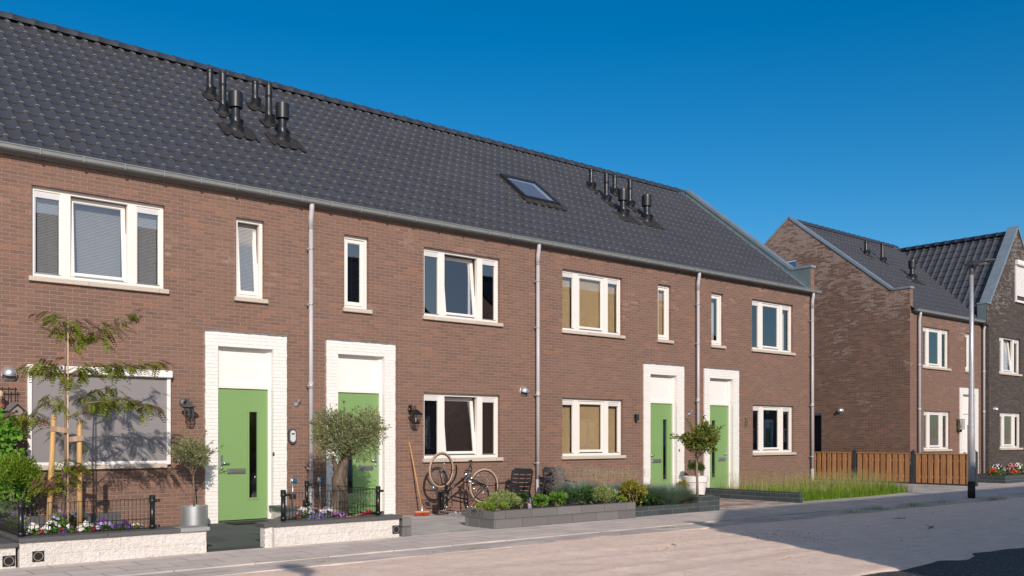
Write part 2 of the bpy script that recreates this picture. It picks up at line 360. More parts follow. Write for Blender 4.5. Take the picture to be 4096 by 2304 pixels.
    def mesh(s, name, mats):
        me = bpy.data.meshes.new(name); me.from_pydata(s.v, [], s.f)
        for q in (mats if isinstance(mats, (list, tuple)) else [mats]): me.materials.append(MAT[q])
        me.polygons.foreach_set("material_index", s.m); me.polygons.foreach_set("use_smooth", s.sm); me.update()
        return me
    def build(s, name, mats, parent=None, **kw): return link(name, s.mesh(name, mats), parent, **kw)
def link(name, me, parent=None, label=None, cat=None, group=None, kind=None):
    o = bpy.data.objects.new(name, me); COL.objects.link(o)
    if parent is not None: o.parent = parent
    return tag(o, label, cat, group, kind)
def tag(o, label=None, cat=None, group=None, kind=None):
    for k, v in (("label", label), ("category", cat), ("group", group), ("kind", kind)):
        if v: o[k] = v
    return o
def empty(name, loc=(0, 0, 0), rz=0, label=None, cat=None, group=None):
    o = bpy.data.objects.new(name, None); COL.objects.link(o); o.location = loc; o.rotation_euler = (0, 0, rz); o.empty_display_size = .2
    return tag(o, label, cat, group)
def copy_tree(o, parent=None):
    c = o.copy(); COL.objects.link(c)
    if parent is not None: c.parent = parent
    for ch in list(o.children): copy_tree(ch, c)
    return c
# many small leaves or blades in one mesh
class Leaves:
    def __init__(s): s.v = []; s.f = []; s.m = []; s.n = 0
    def rhomb(s, P, D, S, L, W, m=0):      # arrays: base, unit direction, unit side
        P = np.asarray(P, float); k = len(P); L = np.broadcast_to(L, k)[:, None]; W = np.broadcast_to(W, k)[:, None]
        Nn = np.cross(D, S)
        a = P; b_ = P + D * L * .45 + S * W * .5 + Nn * W * .12; c = P + D * L; d = P + D * L * .45 - S * W * .5 + Nn * W * .12
        V = np.stack([a, b_, c, d], 1).reshape(-1, 3); idx = np.arange(k * 4).reshape(k, 4) + s.n
        s.v.append(V); s.f += [tuple(r) for r in idx.tolist()]; s.m += [m] * k; s.n += 4 * k
    def cloud(s, C, n, L, W, m=0, up=.3, out=None):
        # n leaves at points C (array) with random directions biased outwards/upwards
        C = np.asarray(C); D = rng.normal(size=(len(C), 3)); D[:, 2] += up
        if out is not None: D += (C - np.asarray(out)) / (np.linalg.norm(C - np.asarray(out), axis=1, keepdims=True) + 1e-6) * 1.2
        D /= np.linalg.norm(D, axis=1, keepdims=True); T = rng.normal(size=D.shape); S = np.cross(D, T); S /= np.linalg.norm(S, axis=1, keepdims=True)
        s.rhomb(C, D, S, L * rng.uniform(.7, 1.2, len(C)), W, m)
    def blades(s, P, D, L, bend, W, m=0, seg=3):
        # curved tapering blades
        P = np.asarray(P, float); k = len(P); D = np.asarray(D, float); D = D / np.linalg.norm(D, axis=1, keepdims=True)
        H = D.copy(); H[:, 2] = 0; H /= (np.linalg.norm(H, axis=1, keepdims=True) + 1e-6)
        S = np.cross(D, np.array([0, 0, 1.])); S /= (np.linalg.norm(S, axis=1, keepdims=True) + 1e-6)
        L = np.broadcast_to(L, k)[:, None]; W = np.broadcast_to(W, k)[:, None]; bend = np.broadcast_to(bend, k)[:, None]
        rows = []
        for i in range(seg):
            u = i / seg; c = P + D * L * u + (H * .6 - np.array([0, 0, .8])) * L * bend * u * u
            w_ = W * (1 - u * .6) * .5; rows += [c - S * w_, c + S * w_]
        rows.append(P + D * L + (H * .6 - np.array([0, 0, .8])) * L * bend)
        nv = len(rows); V = np.stack(rows, 1).reshape(-1, 3); base = (np.arange(k) * nv + s.n)
        for b0 in base.tolist():
            for i in range(seg - 1): s.f.append((b0 + 2 * i, b0 + 2 * i + 1, b0 + 2 * i + 3, b0 + 2 * i + 2)); s.m.append(m)
            s.f.append((b0 + nv - 3, b0 + nv - 2, b0 + nv - 1)); s.m.append(m)
        s.v.append(V); s.n += nv * k
    def build(s, name, mats, parent=None, **kw):
        me = bpy.data.meshes.new(name); me.from_pydata(np.concatenate(s.v).tolist(), [], s.f)
        for q in (mats if isinstance(mats, (list, tuple)) else [mats]): me.materials.append(MAT[q])
        me.polygons.foreach_set("material_index", s.m); me.update()
        return link(name, me, parent, **kw)
def ell(n, c, r, shell=.5):                 # points in an ellipsoid, biased to the shell
    D = rng.normal(size=(n, 3)); D /= np.linalg.norm(D, axis=1, keepdims=True)
    return np.asarray(c) + D * (rng.uniform(shell ** 3, 1, n) ** (1 / 3))[:, None] * np.asarray(r)
# ------------------------------------------------------------------ ground, pavement, road
MB().box(-1500, 1500, -1500, 1500, -1.0, -.09).build("ground", "sand", kind="structure")
MB().box(-14, 70, -4.72, -3.3, -.085, 0.0).build("pavement", "slab_paving", kind="structure")
k = MB()
for x in np.arange(-14, 70, 1.0):
    j = random.uniform(-.003, .003); k.bev(x + .003, x + .997, -4.785, -4.724, -.08, .010 + j, .008)
k.build("kerb", "kerb_concrete", kind="structure")
MB().box(-14, 70, -5.36, -4.788, -.084, -.006).build("gutter_strip", "kerb_concrete", kind="structure")
MB().box(-14, 70, -3.296, 9.6, -.085, .002).build("front_paving", "grey_slabs", kind="structure")
MB().add([(4.45, -3.29, 0.003), (7.5, -3.29, .003), (7.5, -1.2, .07), (4.45, -1.2, .07), (7.5, -.004, .075), (4.45, -.004, .075)], [(0, 1, 2, 3), (3, 2, 4, 5)]).build("doorway_terrace", "green_slate", kind="structure")
MB().box(16.32, 19.2, -2.95, -.004, .003, .012).build("clay_path", "clay_pavers", kind="structure")
MB().box(-60, 90, -13.7, -9.55, -.08, -.045).build("road", "asphalt", kind="structure")
MB().box(-60, 90, -17.1, -13.7, -.085, .02).build("far_pavement", "slab_paving", kind="structure")
def vnoise(x, y, s, seed):
    r = np.random.default_rng(seed); G = r.normal(size=(256, 256)); X = x * s; Y = y * s
    xi = np.floor(X).astype(int); yi = np.floor(Y).astype(int); fx = X - xi; fy = Y - yi
    fx = fx * fx * (3 - 2 * fx); fy = fy * fy * (3 - 2 * fy); g = lambda a, b: G[a % 256, b % 256]
    return (g(xi, yi) * (1 - fx) + g(xi + 1, yi) * fx) * (1 - fy) + (g(xi, yi + 1) * (1 - fx) + g(xi + 1, yi + 1) * fx) * fy
def sand_z(x, y):
    z = -.018 + .012 * vnoise(x, y, .5, 1) + .0028 * vnoise(x, y, 2.1, 2) + .0022 * vnoise(x, y, 6, 3) + .0018 * vnoise(x, y, 14, 4)
    # tyre ruts and a scuffed crack
    for (cy, amp, wv) in ((-6.9, .008, .2), (-8.35, .011, .18)):
        d = (y - cy - .25 * np.sin(x * .35 + cy)) / wv; z = z - amp * np.exp(-d * d) + amp * .6 * np.exp(-(np.abs(d) - 1.7) ** 2 * 3)
    edge = 1 / (1 + np.exp(-(y + 9.93 + .06 * vnoise(x, y, 2.5, 5)) / .03)); z = z * edge + (-.075) * (1 - edge)
    e2 = 1 / (1 + np.exp(-(y + 5.16 + .13 * vnoise(x, y, .7, 6) + .05 * vnoise(x, y, 3.1, 7)) / .07)); z = z * (1 - e2) + (-.05) * e2
    return z
xs = np.arange(-6, 46, .055); ys = np.arange(-10.25, -4.9, .055); X, Y = np.meshgrid(xs, ys); Z = sand_z(X, Y)
nx, ny = len(xs), len(ys); me = bpy.data.meshes.new("sand_strip")
ii = np.arange(nx * ny).reshape(ny, nx); F_ = np.stack([ii[:-1, :-1], ii[:-1, 1:], ii[1:, 1:], ii[1:, :-1]], -1).reshape(-1, 4)
me.from_pydata(np.stack([X, Y, Z], -1).reshape(-1, 3).tolist(), [], F_.tolist()); me.materials.append(MAT["sand"])
me.polygons.foreach_set("use_smooth", [True] * len(me.polygons)); me.update()
link("sand_strip", me, kind="structure")

# ------------------------------------------------------------------ house building blocks
def holes_wall(mb, x0, x1, z0, z1, holes, y=0.0, m=0, reveal=.12, rm=None):
    xs = sorted({x0, x1, *[h[0] for h in holes], *[h[1] for h in holes]}); zs = sorted({z0, z1, *[h[2] for h in holes], *[h[3] for h in holes]})
    for a, b in zip(xs, xs[1:]):
        for c, d in zip(zs, zs[1:]):
            cx, cz = (a + b) / 2, (c + d) / 2
            if any(h[0] < cx < h[1] and h[2] < cz < h[3] for h in holes): continue
            mb.quad((a, y, c), (b, y, c), (b, y, d), (a, y, d), m)
    for h in holes:
        a, b, c, d = h[:4]; q = y + reveal; r_ = m if rm is None else rm
        mb.quad((a, y, d), (a, q, d), (a, q, c), (a, y, c), r_); mb.quad((b, y, c), (b, q, c), (b, q, d), (b, y, d), r_)
        mb.quad((a, y, c), (a, q, c), (b, q, c), (b, y, c), r_); mb.quad((a, y, d), (b, y, d), (b, q, d), (a, q, d), r_)
def ring(mb, x0, x1, z0, z1, w_, y0, y1, m=0):
    mb.box(x0, x0 + w_, y0, y1, z0, z1, m); mb.box(x1 - w_, x1, y0, y1, z0, z1, m)
    mb.box(x0 + w_, x1 - w_, y0, y1, z0, z0 + w_, m); mb.box(x0 + w_, x1 - w_, y0, y1, z1 - w_, z1, m)
def blind(par, x0, x1, z0, z1, y, matn, tilt=.5, name="blind"):
    mb = MB(); z = z0 + .01; dy = .011 * math.cos(tilt); dz = .011 * math.sin(tilt)
    while z < z1:
        jx = random.uniform(-.001, .001)
        mb.quad((x0, y - dy, z - dz + jx), (x1, y - dy, z - dz - jx), (x1, y + dy, z + dz - jx), (x0, y + dy, z + dz + jx)); z += .0235
    mb.box((x0 + x1) / 2 - .002, (x0 + x1) / 2 + .002, y - .016, y - .013, z0, z1)
    mb.box(x0, x1, y - .015, y + .015, z1 - .03, z1)
    mb.build(name, matn, par)
def curtain(par, x0, x1, z0, z1, y, matn="curtain_white"):
    n = max(6, int((x1 - x0) / .02)); vs = []; fs = []
    for i in range(n + 1):
        x = x0 + (x1 - x0) * i / n; yy = y + .02 * math.sin(i * 1.3) + .008 * math.sin(i * 3.1)
        vs += [(x, yy, z0), (x, yy, z1)]
        if i: fs.append((2 * i - 2, 2 * i, 2 * i + 1, 2 * i - 1))
    MB().add(vs, fs, 0, True).build("curtain", matn, par)
def window(h, x0, x1, z0, z1, triple=True, tilt=0.0, inside=None, sill=True, flip=False):
    """inside: None, or (kind, material, [regions])"""
    W_ = x1 - x0; f = MB(); fy0, fy1 = .075, .15
    ring(f, x0, x1, z0, z1, .058, fy0, fy1)
    lights = []
    if triple:
        a, b_, c, d = x0 + W_ * .215, x0 + W_ * .285, x0 + W_ * .715, x0 + W_ * .785
        for p, q in ((a, b_), (c, d)): f.box(p, q, fy0 + .001, fy1, z0 + .058, z1 - .058)
        side = ((x0 + .058, a), (d, x1 - .058)); cen = (b_, c)
    else: side = (); cen = (x0 + .058, x1 - .058)
    if flip and triple: pass
    # stepped inner rebate and aluminium drip at the foot
    wobj = f.build("window", "white_paint", h)
    for p, q in side:
        g = MB(); ring(g, p, q, z0 + .058, z1 - .058, .018, fy0 + .018, fy1 - .02, 0)
        g.box(p + .018, q - .018, fy0 + .012, fy1 - .02, z1 - .058 - .1, z1 - .058 - .018, 1)
        g.box(p + .005, q - .005, fy0 - .004, fy0 + .02, z0 + .058, z0 + .075, 2)
        g.build("side_light_trim", ["white_paint", "vent_grey", "aluminium"], wobj)
        MB().quad((p + .018, fy0 + .045, z0 + .076), (q - .018, fy0 + .045, z0 + .076), (q - .018, fy0 + .045, z1 - .158), (p + .018, fy0 + .045, z1 - .158)).build("pane", "window_glass", wobj)
    p, q = cen; s = MB(); hh = z1 - z0 - .116; ww = q - p
    ring(s, .004, ww - .004, .012, hh - .006, .062, 0, .05, 0)
    ring(s, .06, ww - .06, .07, hh - .066, .012, .012, .035, 0)
    if triple: s.box(.06, ww - .06, -.012, .0, .004, .03, 2)
    s.quad((.07, .022, .08), (ww - .07, .022, .08), (ww - .07, .022, hh - .075), (.07, .022, hh - .075), 1)
    so_ = s.build("sash", ["white_paint", "window_glass", "aluminium"], wobj)
    so_.location = (p, fy0 + .022, z0 + .058); so_.rotation_euler = (-tilt, 0, 0)
    if tilt:       # the grey rebate showing behind a tilted sash
        g = MB(); ring(g, p, q, z0 + .058, z1 - .058, .012, fy0 + .075, fy1 + .03); g.build("rebate", "interior", wobj)
    if sill:
        MB().bev(x0 - .045, x1 + .055, -.06, fy0 + .03, z0 - .075, z0 - .001, .006).build("sill", "concrete_sill", wobj)
    if inside:
        kind, mt = inside[:2]; regs = [(x0 + .06, x1 - .06)] if not triple else [(side[0][0], side[0][1]), (cen[0] + .02, cen[1] - .02), (side[1][0], side[1][1])]
        if kind == "blind":
            for (u0, u1) in regs: blind(wobj, u0 + .01, u1 - .01, z0 + .07, z1 - .06, fy1 + .05 + (.13 if tilt and u1 - u0 > .5 else 0), mt, inside[2] if len(inside) > 2 else .9)
        elif kind == "curtain":
            for (u0, u1) in inside[2]: curtain(wobj, x0 + u0, x0 + u1, z0 + .05, z1 - .05, fy1 + .12, mt)
    return wobj
def portal(h, x0, x1, ztop, ox0, ox1, oz, matn="white_brick"):
    b = MB(); ch = .0625; n = int(round(ztop / ch)); rr = random.Random(int(x0 * 100))
    for i in range(n):
        za = i * ztop / n; zb = za + ztop / n - .0035
        for side, (a, c) in enumerate(((x0, ox0), (ox1, x1)) if zb < oz - .001 else ((x0, x1),)):
            cuts = [a]; x = a + (.11 if (i + side) % 2 else .22)
            while x < c - .05: cuts.append(x + rr.uniform(-.004, .004)); x += .22
            cuts.append(c)
            for u, v in zip(cuts, cuts[1:]):
                e0 = rr.uniform(-.002, .006) if u == x0 else 0; e1 = rr.uniform(-.002, .006) if v == x1 else 0
                b.box(u - e0 + (.0012 if u != x0 else 0), v + e1 - (.0012 if v != x1 else 0), -.03 - rr.uniform(0, .003), .115, za, zb)
    b.box(x0 + .012, ox0 - .012, -.018, .11, 0, ztop - .01); b.box(ox1 + .012, x1 - .012, -.018, .11, 0, ztop - .01); b.box(x0 + .012, x1 - .012, -.022, .11, oz + .012, ztop - .01)
    p = b.build("portal_surround", matn, h)
    fl = MB(); m_ = 24; pts = []
    for i in range(m_): 
        a = x0 - .012 + (x1 - x0 + .024) * i / m_; c = x0 - .012 + (x1 - x0 + .024) * (i + 1) / m_
        fl.box(a, c, -.042 - rr.uniform(0, .008), .0, ztop - .003 + rr.uniform(-.006, .0), ztop + .016 + rr.uniform(-.003, .006))
    fl.build("flashing", "lead_flashing", p)
    return p
def door(h, ox0, ox1, oz, right_handed, leaf="green_paint", sillz=.09):
    fr = MB(); y0, y1 = .072, .15
    fr.box(ox0, ox0 + .05, y0, y1, sillz, oz); fr.box(ox1 - .05, ox1, y0, y1, sillz, oz); fr.box(ox0 + .05, ox1 - .05, y0, y1, oz - .055, oz)
    fr.box(ox0 + .05, ox1 - .05, y0 + .001, y1, 2.405, 2.455)
    fr.box(ox0, ox1, -.005, y1 + .03, 0.003, sillz, 1)
    f = fr.build("door_frame", ["white_paint", "granite_coping"], h)
    tp = MB(); a, c = ox0 + .05, ox1 - .05
    ring(tp, a, c, 2.455, oz - .055, .035, y0 + .014, y1); tp.box(a + .035, c - .035, y0 + .034, y1 + .01, 2.49, oz - .09, 1)
    tp.build("transom_panel", ["white_paint", "white_panel"], f)
    L = MB(); gx0, gx1 = (c - .35, c - .19) if right_handed else (a + .19, a + .35); gz0, gz1 = .48, 2.0
    yl = y0 + .035
    for u0, u1, v0, v1 in ((a + .003, gx0, sillz + .012, 2.402), (gx1, c - .003, sillz + .012, 2.402), (gx0, gx1, sillz + .012, gz0), (gx0, gx1, gz1, 2.402)):
        L.box(u0, u1, yl, yl + .045, v0, v1)
    ring(L, gx0 - .03, gx1 + .03, gz0 - .035, gz1 + .035, .034, yl - .012, yl + .02)
    L.box(a + .01, c - .01, yl - .012, yl, sillz + .014, sillz + .03)
    d = L.build("front_door", leaf, h)
    MB().quad((gx0, yl + .012, gz0), (gx1, yl + .012, gz0), (gx1, yl + .012, gz1), (gx0, yl + .012, gz1)).build("pane", "window_glass", d)
    mx0, mx1 = (gx0 - .41, gx0 - .06) if right_handed else (gx1 + .08, gx1 + .43)
    if not right_handed: mx0, mx1 = gx1 + .1, gx1 + .45
    ls = MB(); ls.bev(mx0, mx1, yl - .014, yl + .001, .91, 1.0, .006); ls.bev(mx0 + .03, mx1 - .03, yl - .024, yl - .012, .93, .98, .004)
    ls.build("letter_slot", "aluminium", d)
    hx = a + .07 if right_handed else c - .07; sg = 1 if right_handed else -1
    hd = MB(); hd.bev(hx - .022, hx + .022, yl - .012, yl + .001, .98, 1.24, .005); hd.cyl((hx, yl - .01, 1.1), (hx, yl - .055, 1.1), .011)
    hd.tube([(hx, yl - .05, 1.1), (hx + sg * .05, yl - .056, 1.1), (hx + sg * .12, yl - .05, 1.1)], [.013, .012, .011], 10)
    hd.lathe([(0, 0), (.02, 0), (.02, .018), (0, .02)], (hx, yl - .01, 1.02), 14, rot=Matrix.Rotation(R(90), 3, 'X'))
    hd.build("handle", "aluminium", d)
    MB().box(ox0 + .05, ox1 - .05, y1 + .9, y1 + .92, sillz, 2.4).build("inner_blind", "interior", d)
    return d
TILE_W, TILE_L = 5.56 / 23.5, .37
PROF = [(0, .012), (.05, .005), (.12, .001), (.3, 0), (.52, 0), (.56, .002), (.6, .010), (.65, .028), (.71, .043), (.77, .050), (.83, .050), (.89, .042), (.95, .026)]
TC = {}
def tile_mesh(width, length, phase, tw=TILE_W, tl=TILE_L, seed=3):
    """tiled slope: local x along the eave, local y up the slope, local z outward"""
    key = (round(width, 3), round(length, 3), round(phase % 1, 2), tw)
    if key in TC: return TC[key]
    xs = [0.0]; hs = []
    t0 = phase % 1; k0 = -1
    pts = []
    for k_ in range(-1, int(width / tw) + 3):
        for t_, h_ in PROF:
            x = (k_ + t_ - t0) * tw
            if 1e-4 < x < width - 1e-4: pts.append((x, h_, k_))
    def hat(x):
        u = (x / tw + t0) % 1; P_ = PROF + [(1.0, .012)]
        for (a, ha), (b, hb) in zip(P_, P_[1:]):
            if a <= u <= b: return ha + (hb - ha) * (u - a) / (b - a)
        return 0
    pts = [(0.0, hat(0), -1)] + pts + [(width, hat(width), 999)]
    n = len(pts); rows = int(math.ceil(length / tl)); V = []; F2 = []; M2 = []; S2 = []
    rr = np.random.default_rng(seed)
    for r in range(rows):
        s0 = r * tl; s1 = min(s0 + tl + .004, length)
        jit = {k_: rr.normal(0, .0016) for k_ in set(p[2] for p in pts)}; jl = {k_: rr.normal(0, .003) for k_ in set(p[2] for p in pts)}
        o = len(V)
        for x, h_, k_ in pts:
            lo = .036 + h_ + jit[k_]; hi = .014 + h_ * .96
            V += [(x, s0 + jl[k_], lo), (x, s1, hi), (x, s0 + jl[k_] - .002, lo - .012), (x, s0 + jl[k_] + .002, .0 + h_ * .9), (x, s0 + jl[k_], lo)]
        for i in range(n - 1):
            a, b_ = o + 5 * i, o + 5 * i + 5
            F2.append((a, b_, b_ + 1, a + 1)); M2.append(0); S2.append(True)
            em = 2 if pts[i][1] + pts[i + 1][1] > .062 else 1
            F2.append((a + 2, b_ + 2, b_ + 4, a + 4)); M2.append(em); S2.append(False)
            F2.append((a + 3, b_ + 3, b_ + 2, a + 2)); M2.append(1); S2.append(False)
    me = bpy.data.meshes.new("roof"); me.from_pydata(V, [], F2); me.materials.append(MAT["roof_tile"]); me.materials.append(MAT["tile_edge"]); me.materials.append(MAT["tile_nose_glint"])
    me.polygons.foreach_set("material_index", M2); me.polygons.foreach_set("use_smooth", S2); me.update(); TC[key] = me
    return me
PITCH = math.atan(3.78 / 4.75); SLEN = math.hypot(3.78, 4.75) + .03; EZ, RZ, RY = 5.9, 9.69, 4.7
def ridge_caps(par, x0, x1, y, z, r=.125, step=.4, axis='x'):
    mb = MB(); x = x0; n = max(1, round((x1 - x0) / step)); st = (x1 - x0) / n
    for i in range(n):
        a = x0 + i * st; ring_ = []
        for (xx, rr) in ((a, r + .012), (a + .05, r + .012), (a + .055, r), (a + st + .03, r - .006)):
            ring_.append([(xx, y + rr * 1.15 * math.cos(t), z + rr * math.sin(t) + random.uniform(-.001, .001)) if axis == 'x' else (y + rr * 1.15 * math.cos(t), xx, z + rr * math.sin(t)) for t in [math.pi * q / 8 - .25 + .0625 * q for q in range(9)]])
        vs = [p for q in ring_ for p in q]; fs = [(j * 9 + q, (j + 1) * 9 + q, (j + 1) * 9 + q + 1, j * 9 + q + 1) for j in range(3) for q in range(8)]
        mb.add(vs, fs, 0, True); mb.add([ring_[0][q] for q in range(9)], [tuple(range(9))])
    mb.build("ridge_caps", "roof_tile", par)
def house(name, X0, W_, label, group, wins, portal_x, opening, rh, y=0.0, rot=0.0, left_pipe=False, gable_l=False, gable_r=False, pipe_x=None, leaf="green_paint", brickm="brown_brick", extra_holes=(), roof_w=None, roof=True, sidem=None, cat="house", zc=5.86, winspec=True):
    h = empty(name, (X0, y, 0), rot, label, cat, group)
    wz = {'u': (4.0, 5.39), 'd': (1.12, 2.455)}
    holes = []
    for wn in wins:
        zz = wn['z'] if isinstance(wn['z'], tuple) else wz[wn['z']]; holes.append((wn['x'][0], wn['x'][1], *zz))
    if portal_x: holes.append((portal_x[0], portal_x[1], 0.0, 3.37))
    holes += list(extra_holes)
    mb = MB(); holes_wall(mb, 0, W_, -.08, 5.87, holes)
    # inner shell: party walls, back wall, floors (stays dark inside)
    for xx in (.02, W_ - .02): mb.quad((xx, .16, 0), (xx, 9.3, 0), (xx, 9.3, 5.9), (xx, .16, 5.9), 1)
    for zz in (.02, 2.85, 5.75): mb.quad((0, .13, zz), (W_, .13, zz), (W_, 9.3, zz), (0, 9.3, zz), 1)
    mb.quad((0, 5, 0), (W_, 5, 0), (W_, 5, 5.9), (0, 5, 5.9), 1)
    # back wall and gable triangles outside
    mb.quad((0, 9.4, -.08), (0, 9.4, 5.75), (W_, 9.4, 5.75), (W_, 9.4, -.08), 0)
    sm = 2 if sidem else 0
    for xx, on in ((0, gable_l), (W_, gable_r)):
        if on is False or on == 'parapet': mb.add([(xx, .001, -.08), (xx, 9.4, -.08), (xx, 9.4, 5.9), (xx, 4.7, 9.55), (xx, .001, 5.9)], [(0, 1, 2, 3, 4)], sm)
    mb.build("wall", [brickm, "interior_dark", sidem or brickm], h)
    for wn in wins:
        zz = wn['z'] if isinstance(wn['z'], tuple) else wz[wn['z']]
        window(h, wn['x'][0], wn['x'][1], *zz, triple=wn.get('t', True), tilt=wn.get('tilt', 0), inside=wn.get('in'), sill=wn.get('sill', True))
    if portal_x:
        portal(h, portal_x[0], portal_x[1], 3.37, opening[0], opening[1], 3.15); door(h, opening[0], opening[1], 3.15, rh, leaf)
    # roof: front slope, rear slope, ridge
    rw = roof_w or W_
    r_ = link("roof", tile_mesh(rw, SLEN, X0 / TILE_W if not rot else 0), h); r_.location = (0, -.13, 5.82); r_.rotation_euler = (PITCH, 0, 0)
    MB().add([(0, 4.72, 9.60), (rw, 4.72, 9.60), (rw, 9.6, 5.75), (0, 9.6, 5.75)], [(0, 1, 2, 3)]).build("rear_roof_slope", "roof_tile", h)
    ridge_caps(r_, 0, rw, 0, 0)
    rc = r_.children[-1]; rc.location = Matrix.Rotation(-PITCH, 3, 'X') @ (Vector((0, RY, RZ)) - Vector((0, -.13, 5.82))); rc.rotation_euler = (-PITCH, 0, 0)
    # gutter with brackets, and the board behind it
    g = MB(); x1 = W_ if not gable_r else W_ + .06; gw = W_
    prof = [(-.205, 5.905), (-.222, 5.905), (-.226, 5.893), (-.212, 5.88), (-.205, 5.835), (-.18, 5.815), (-.075, 5.812), (-.03, 5.82)]
    inn = [(-.03, 5.83), (-.075, 5.822), (-.175, 5.825), (-.196, 5.845), (-.2, 5.88)]
    pr = prof + inn
    g.add([(0, a, b_) for a, b_ in pr] + [(x1, a, b_) for a, b_ in pr], [(i, (i + 1) % len(pr), len(pr) + (i + 1) % len(pr), len(pr) + i) for i in range(len(pr))])
    g.quad((0, -.21, 5.82), (0, -.03, 5.82), (0, -.03, 5.89), (0, -.21, 5.89)); g.quad((x1, -.21, 5.82), (x1, -.03, 5.82), (x1, -.03, 5.89), (x1, -.21, 5.89))
    g.box(0, x1, -.028, -.004, 5.79, 5.87); x = .35
    while x < x1: g.box(x, x + .022, -.222, -.02, 5.804, 5.811); g.box(x, x + .022, -.233, -.2265, 5.811, 5.912); g.box(x, x + .022, -.233, -.2, 5.9055, 5.913); x += .62
    go = g.build("gutter", "gutter_grey", h)
    for px in (pipe_x if pipe_x is not None else [W_]):
        d = MB(); yy = -.095
        d.tube([(px, -.13, 5.82), (px, -.13, 5.74), (px, yy, 5.56), (px, yy, 5.4)], .046, 14); d.tube([(px, yy, 5.4), (px, yy, .45)], .040, 14); d.tube([(px, yy, .62), (px, yy, -.02)], .047, 14)
        for zz in (5.42, 2.5): d.cyl((px, yy, zz - .06), (px, yy, zz + .06), .0455)
        dp = d.build("downpipe", "downpipe_grey", h)
        for zz in (5.0, 3.98, 2.49, .98):
            c = MB(); c.cyl((px, yy, zz - .012), (px, yy, zz + .012), .05); c.cyl((px - .045, yy + .02, zz), (px - .06, yy + .095, zz), .006); c.box(px - .075, px - .045, yy - .01, yy + .01, zz - .012, zz + .012)
            c.build("pipe_clamp", "galvanised", dp)
    return h
# ------------------------------------------------------------------ the terrace
TG = "brick houses in the terrace along the pavement"
T7 = .11
def win(x0, x1, z, **k): return dict(x=(x0, x1), z=z, **k)
house("terraced_house", -2.88, 5.56, "brown brick house at the left end of the terrace beyond the climber", TG,
      [win(.9, 2.9, 'd'), win(2.5, 4.5, 'u'), win(1.3, 1.8, 'u', t=False)], (3.4, 4.9), (3.65, 4.65), False)
h1 = house("terraced_house", 2.68, 5.56, "brown brick house with grey sun screen over its ground floor window", TG,
      [win(.91, 2.93, 'u', tilt=T7 * .6, **{'in': ("blind", "blind_white", 1.15)}), win(4.17, 4.69, 'u', t=False, tilt=T7 * .8, **{'in': ("blind", "blind_white", 1.15)}),
       win(.93, 2.9, 'd')], (3.61, 5.11), (3.83, 4.85), True)
h2 = house("terraced_house", 8.24, 5.56, "brown brick house with green door behind olive tree and bicycle under its window", TG,
      [win(2.57, 4.55, 'u', tilt=T7, **{'in': ("curtain", "curtain_white", [(1.62, 1.72), (1.32, 1.4)])}), win(.75, 1.28, 'u', t=False, **{'in': ("blind", "blind_dark", .5)}),
       win(2.57, 4.55, 'd', tilt=T7, **{'in': ("blind", "blind_dark", .25)})], (.36, 1.87), (.6, 1.62), False)
h3 = house("terraced_house", 13.80, 5.56, "brown brick house with beige blinds behind blue grasses", TG,
      [win(.83, 2.81, 'u', **{'in': ("blind", "blind_beige", 1.0)}), win(4.1, 4.6, 'u', t=False, **{'in': ("blind", "blind_beige", 1.0)}),
       win(.83, 2.83, 'd', **{'in': ("blind", "blind_beige", .85)})], (3.55, 5.08), (3.79, 4.8), True)
h4 = house("terraced_house", 19.36, 5.56, "brown brick end house of the terrace with uncut grass in front", TG,
      [win(2.46, 4.45, 'u', **{'in': ("curtain", "curtain_white", [(.1, .3), (1.7, 1.9)])}), win(.67, 1.18, 'u', t=False, **{'in': ("curtain", "curtain_white", [(.3, .45)])}),
       win(2.5, 4.48, 'd', **{'in': ("curtain", "curtain_white", [(1.68, 1.8)])})], (.34, 1.83), (.57, 1.57), False, pipe_x=[5.3], gable_r='parapet', roof_w=5.12)
for hh in (h1, h2, h3, h4): pass
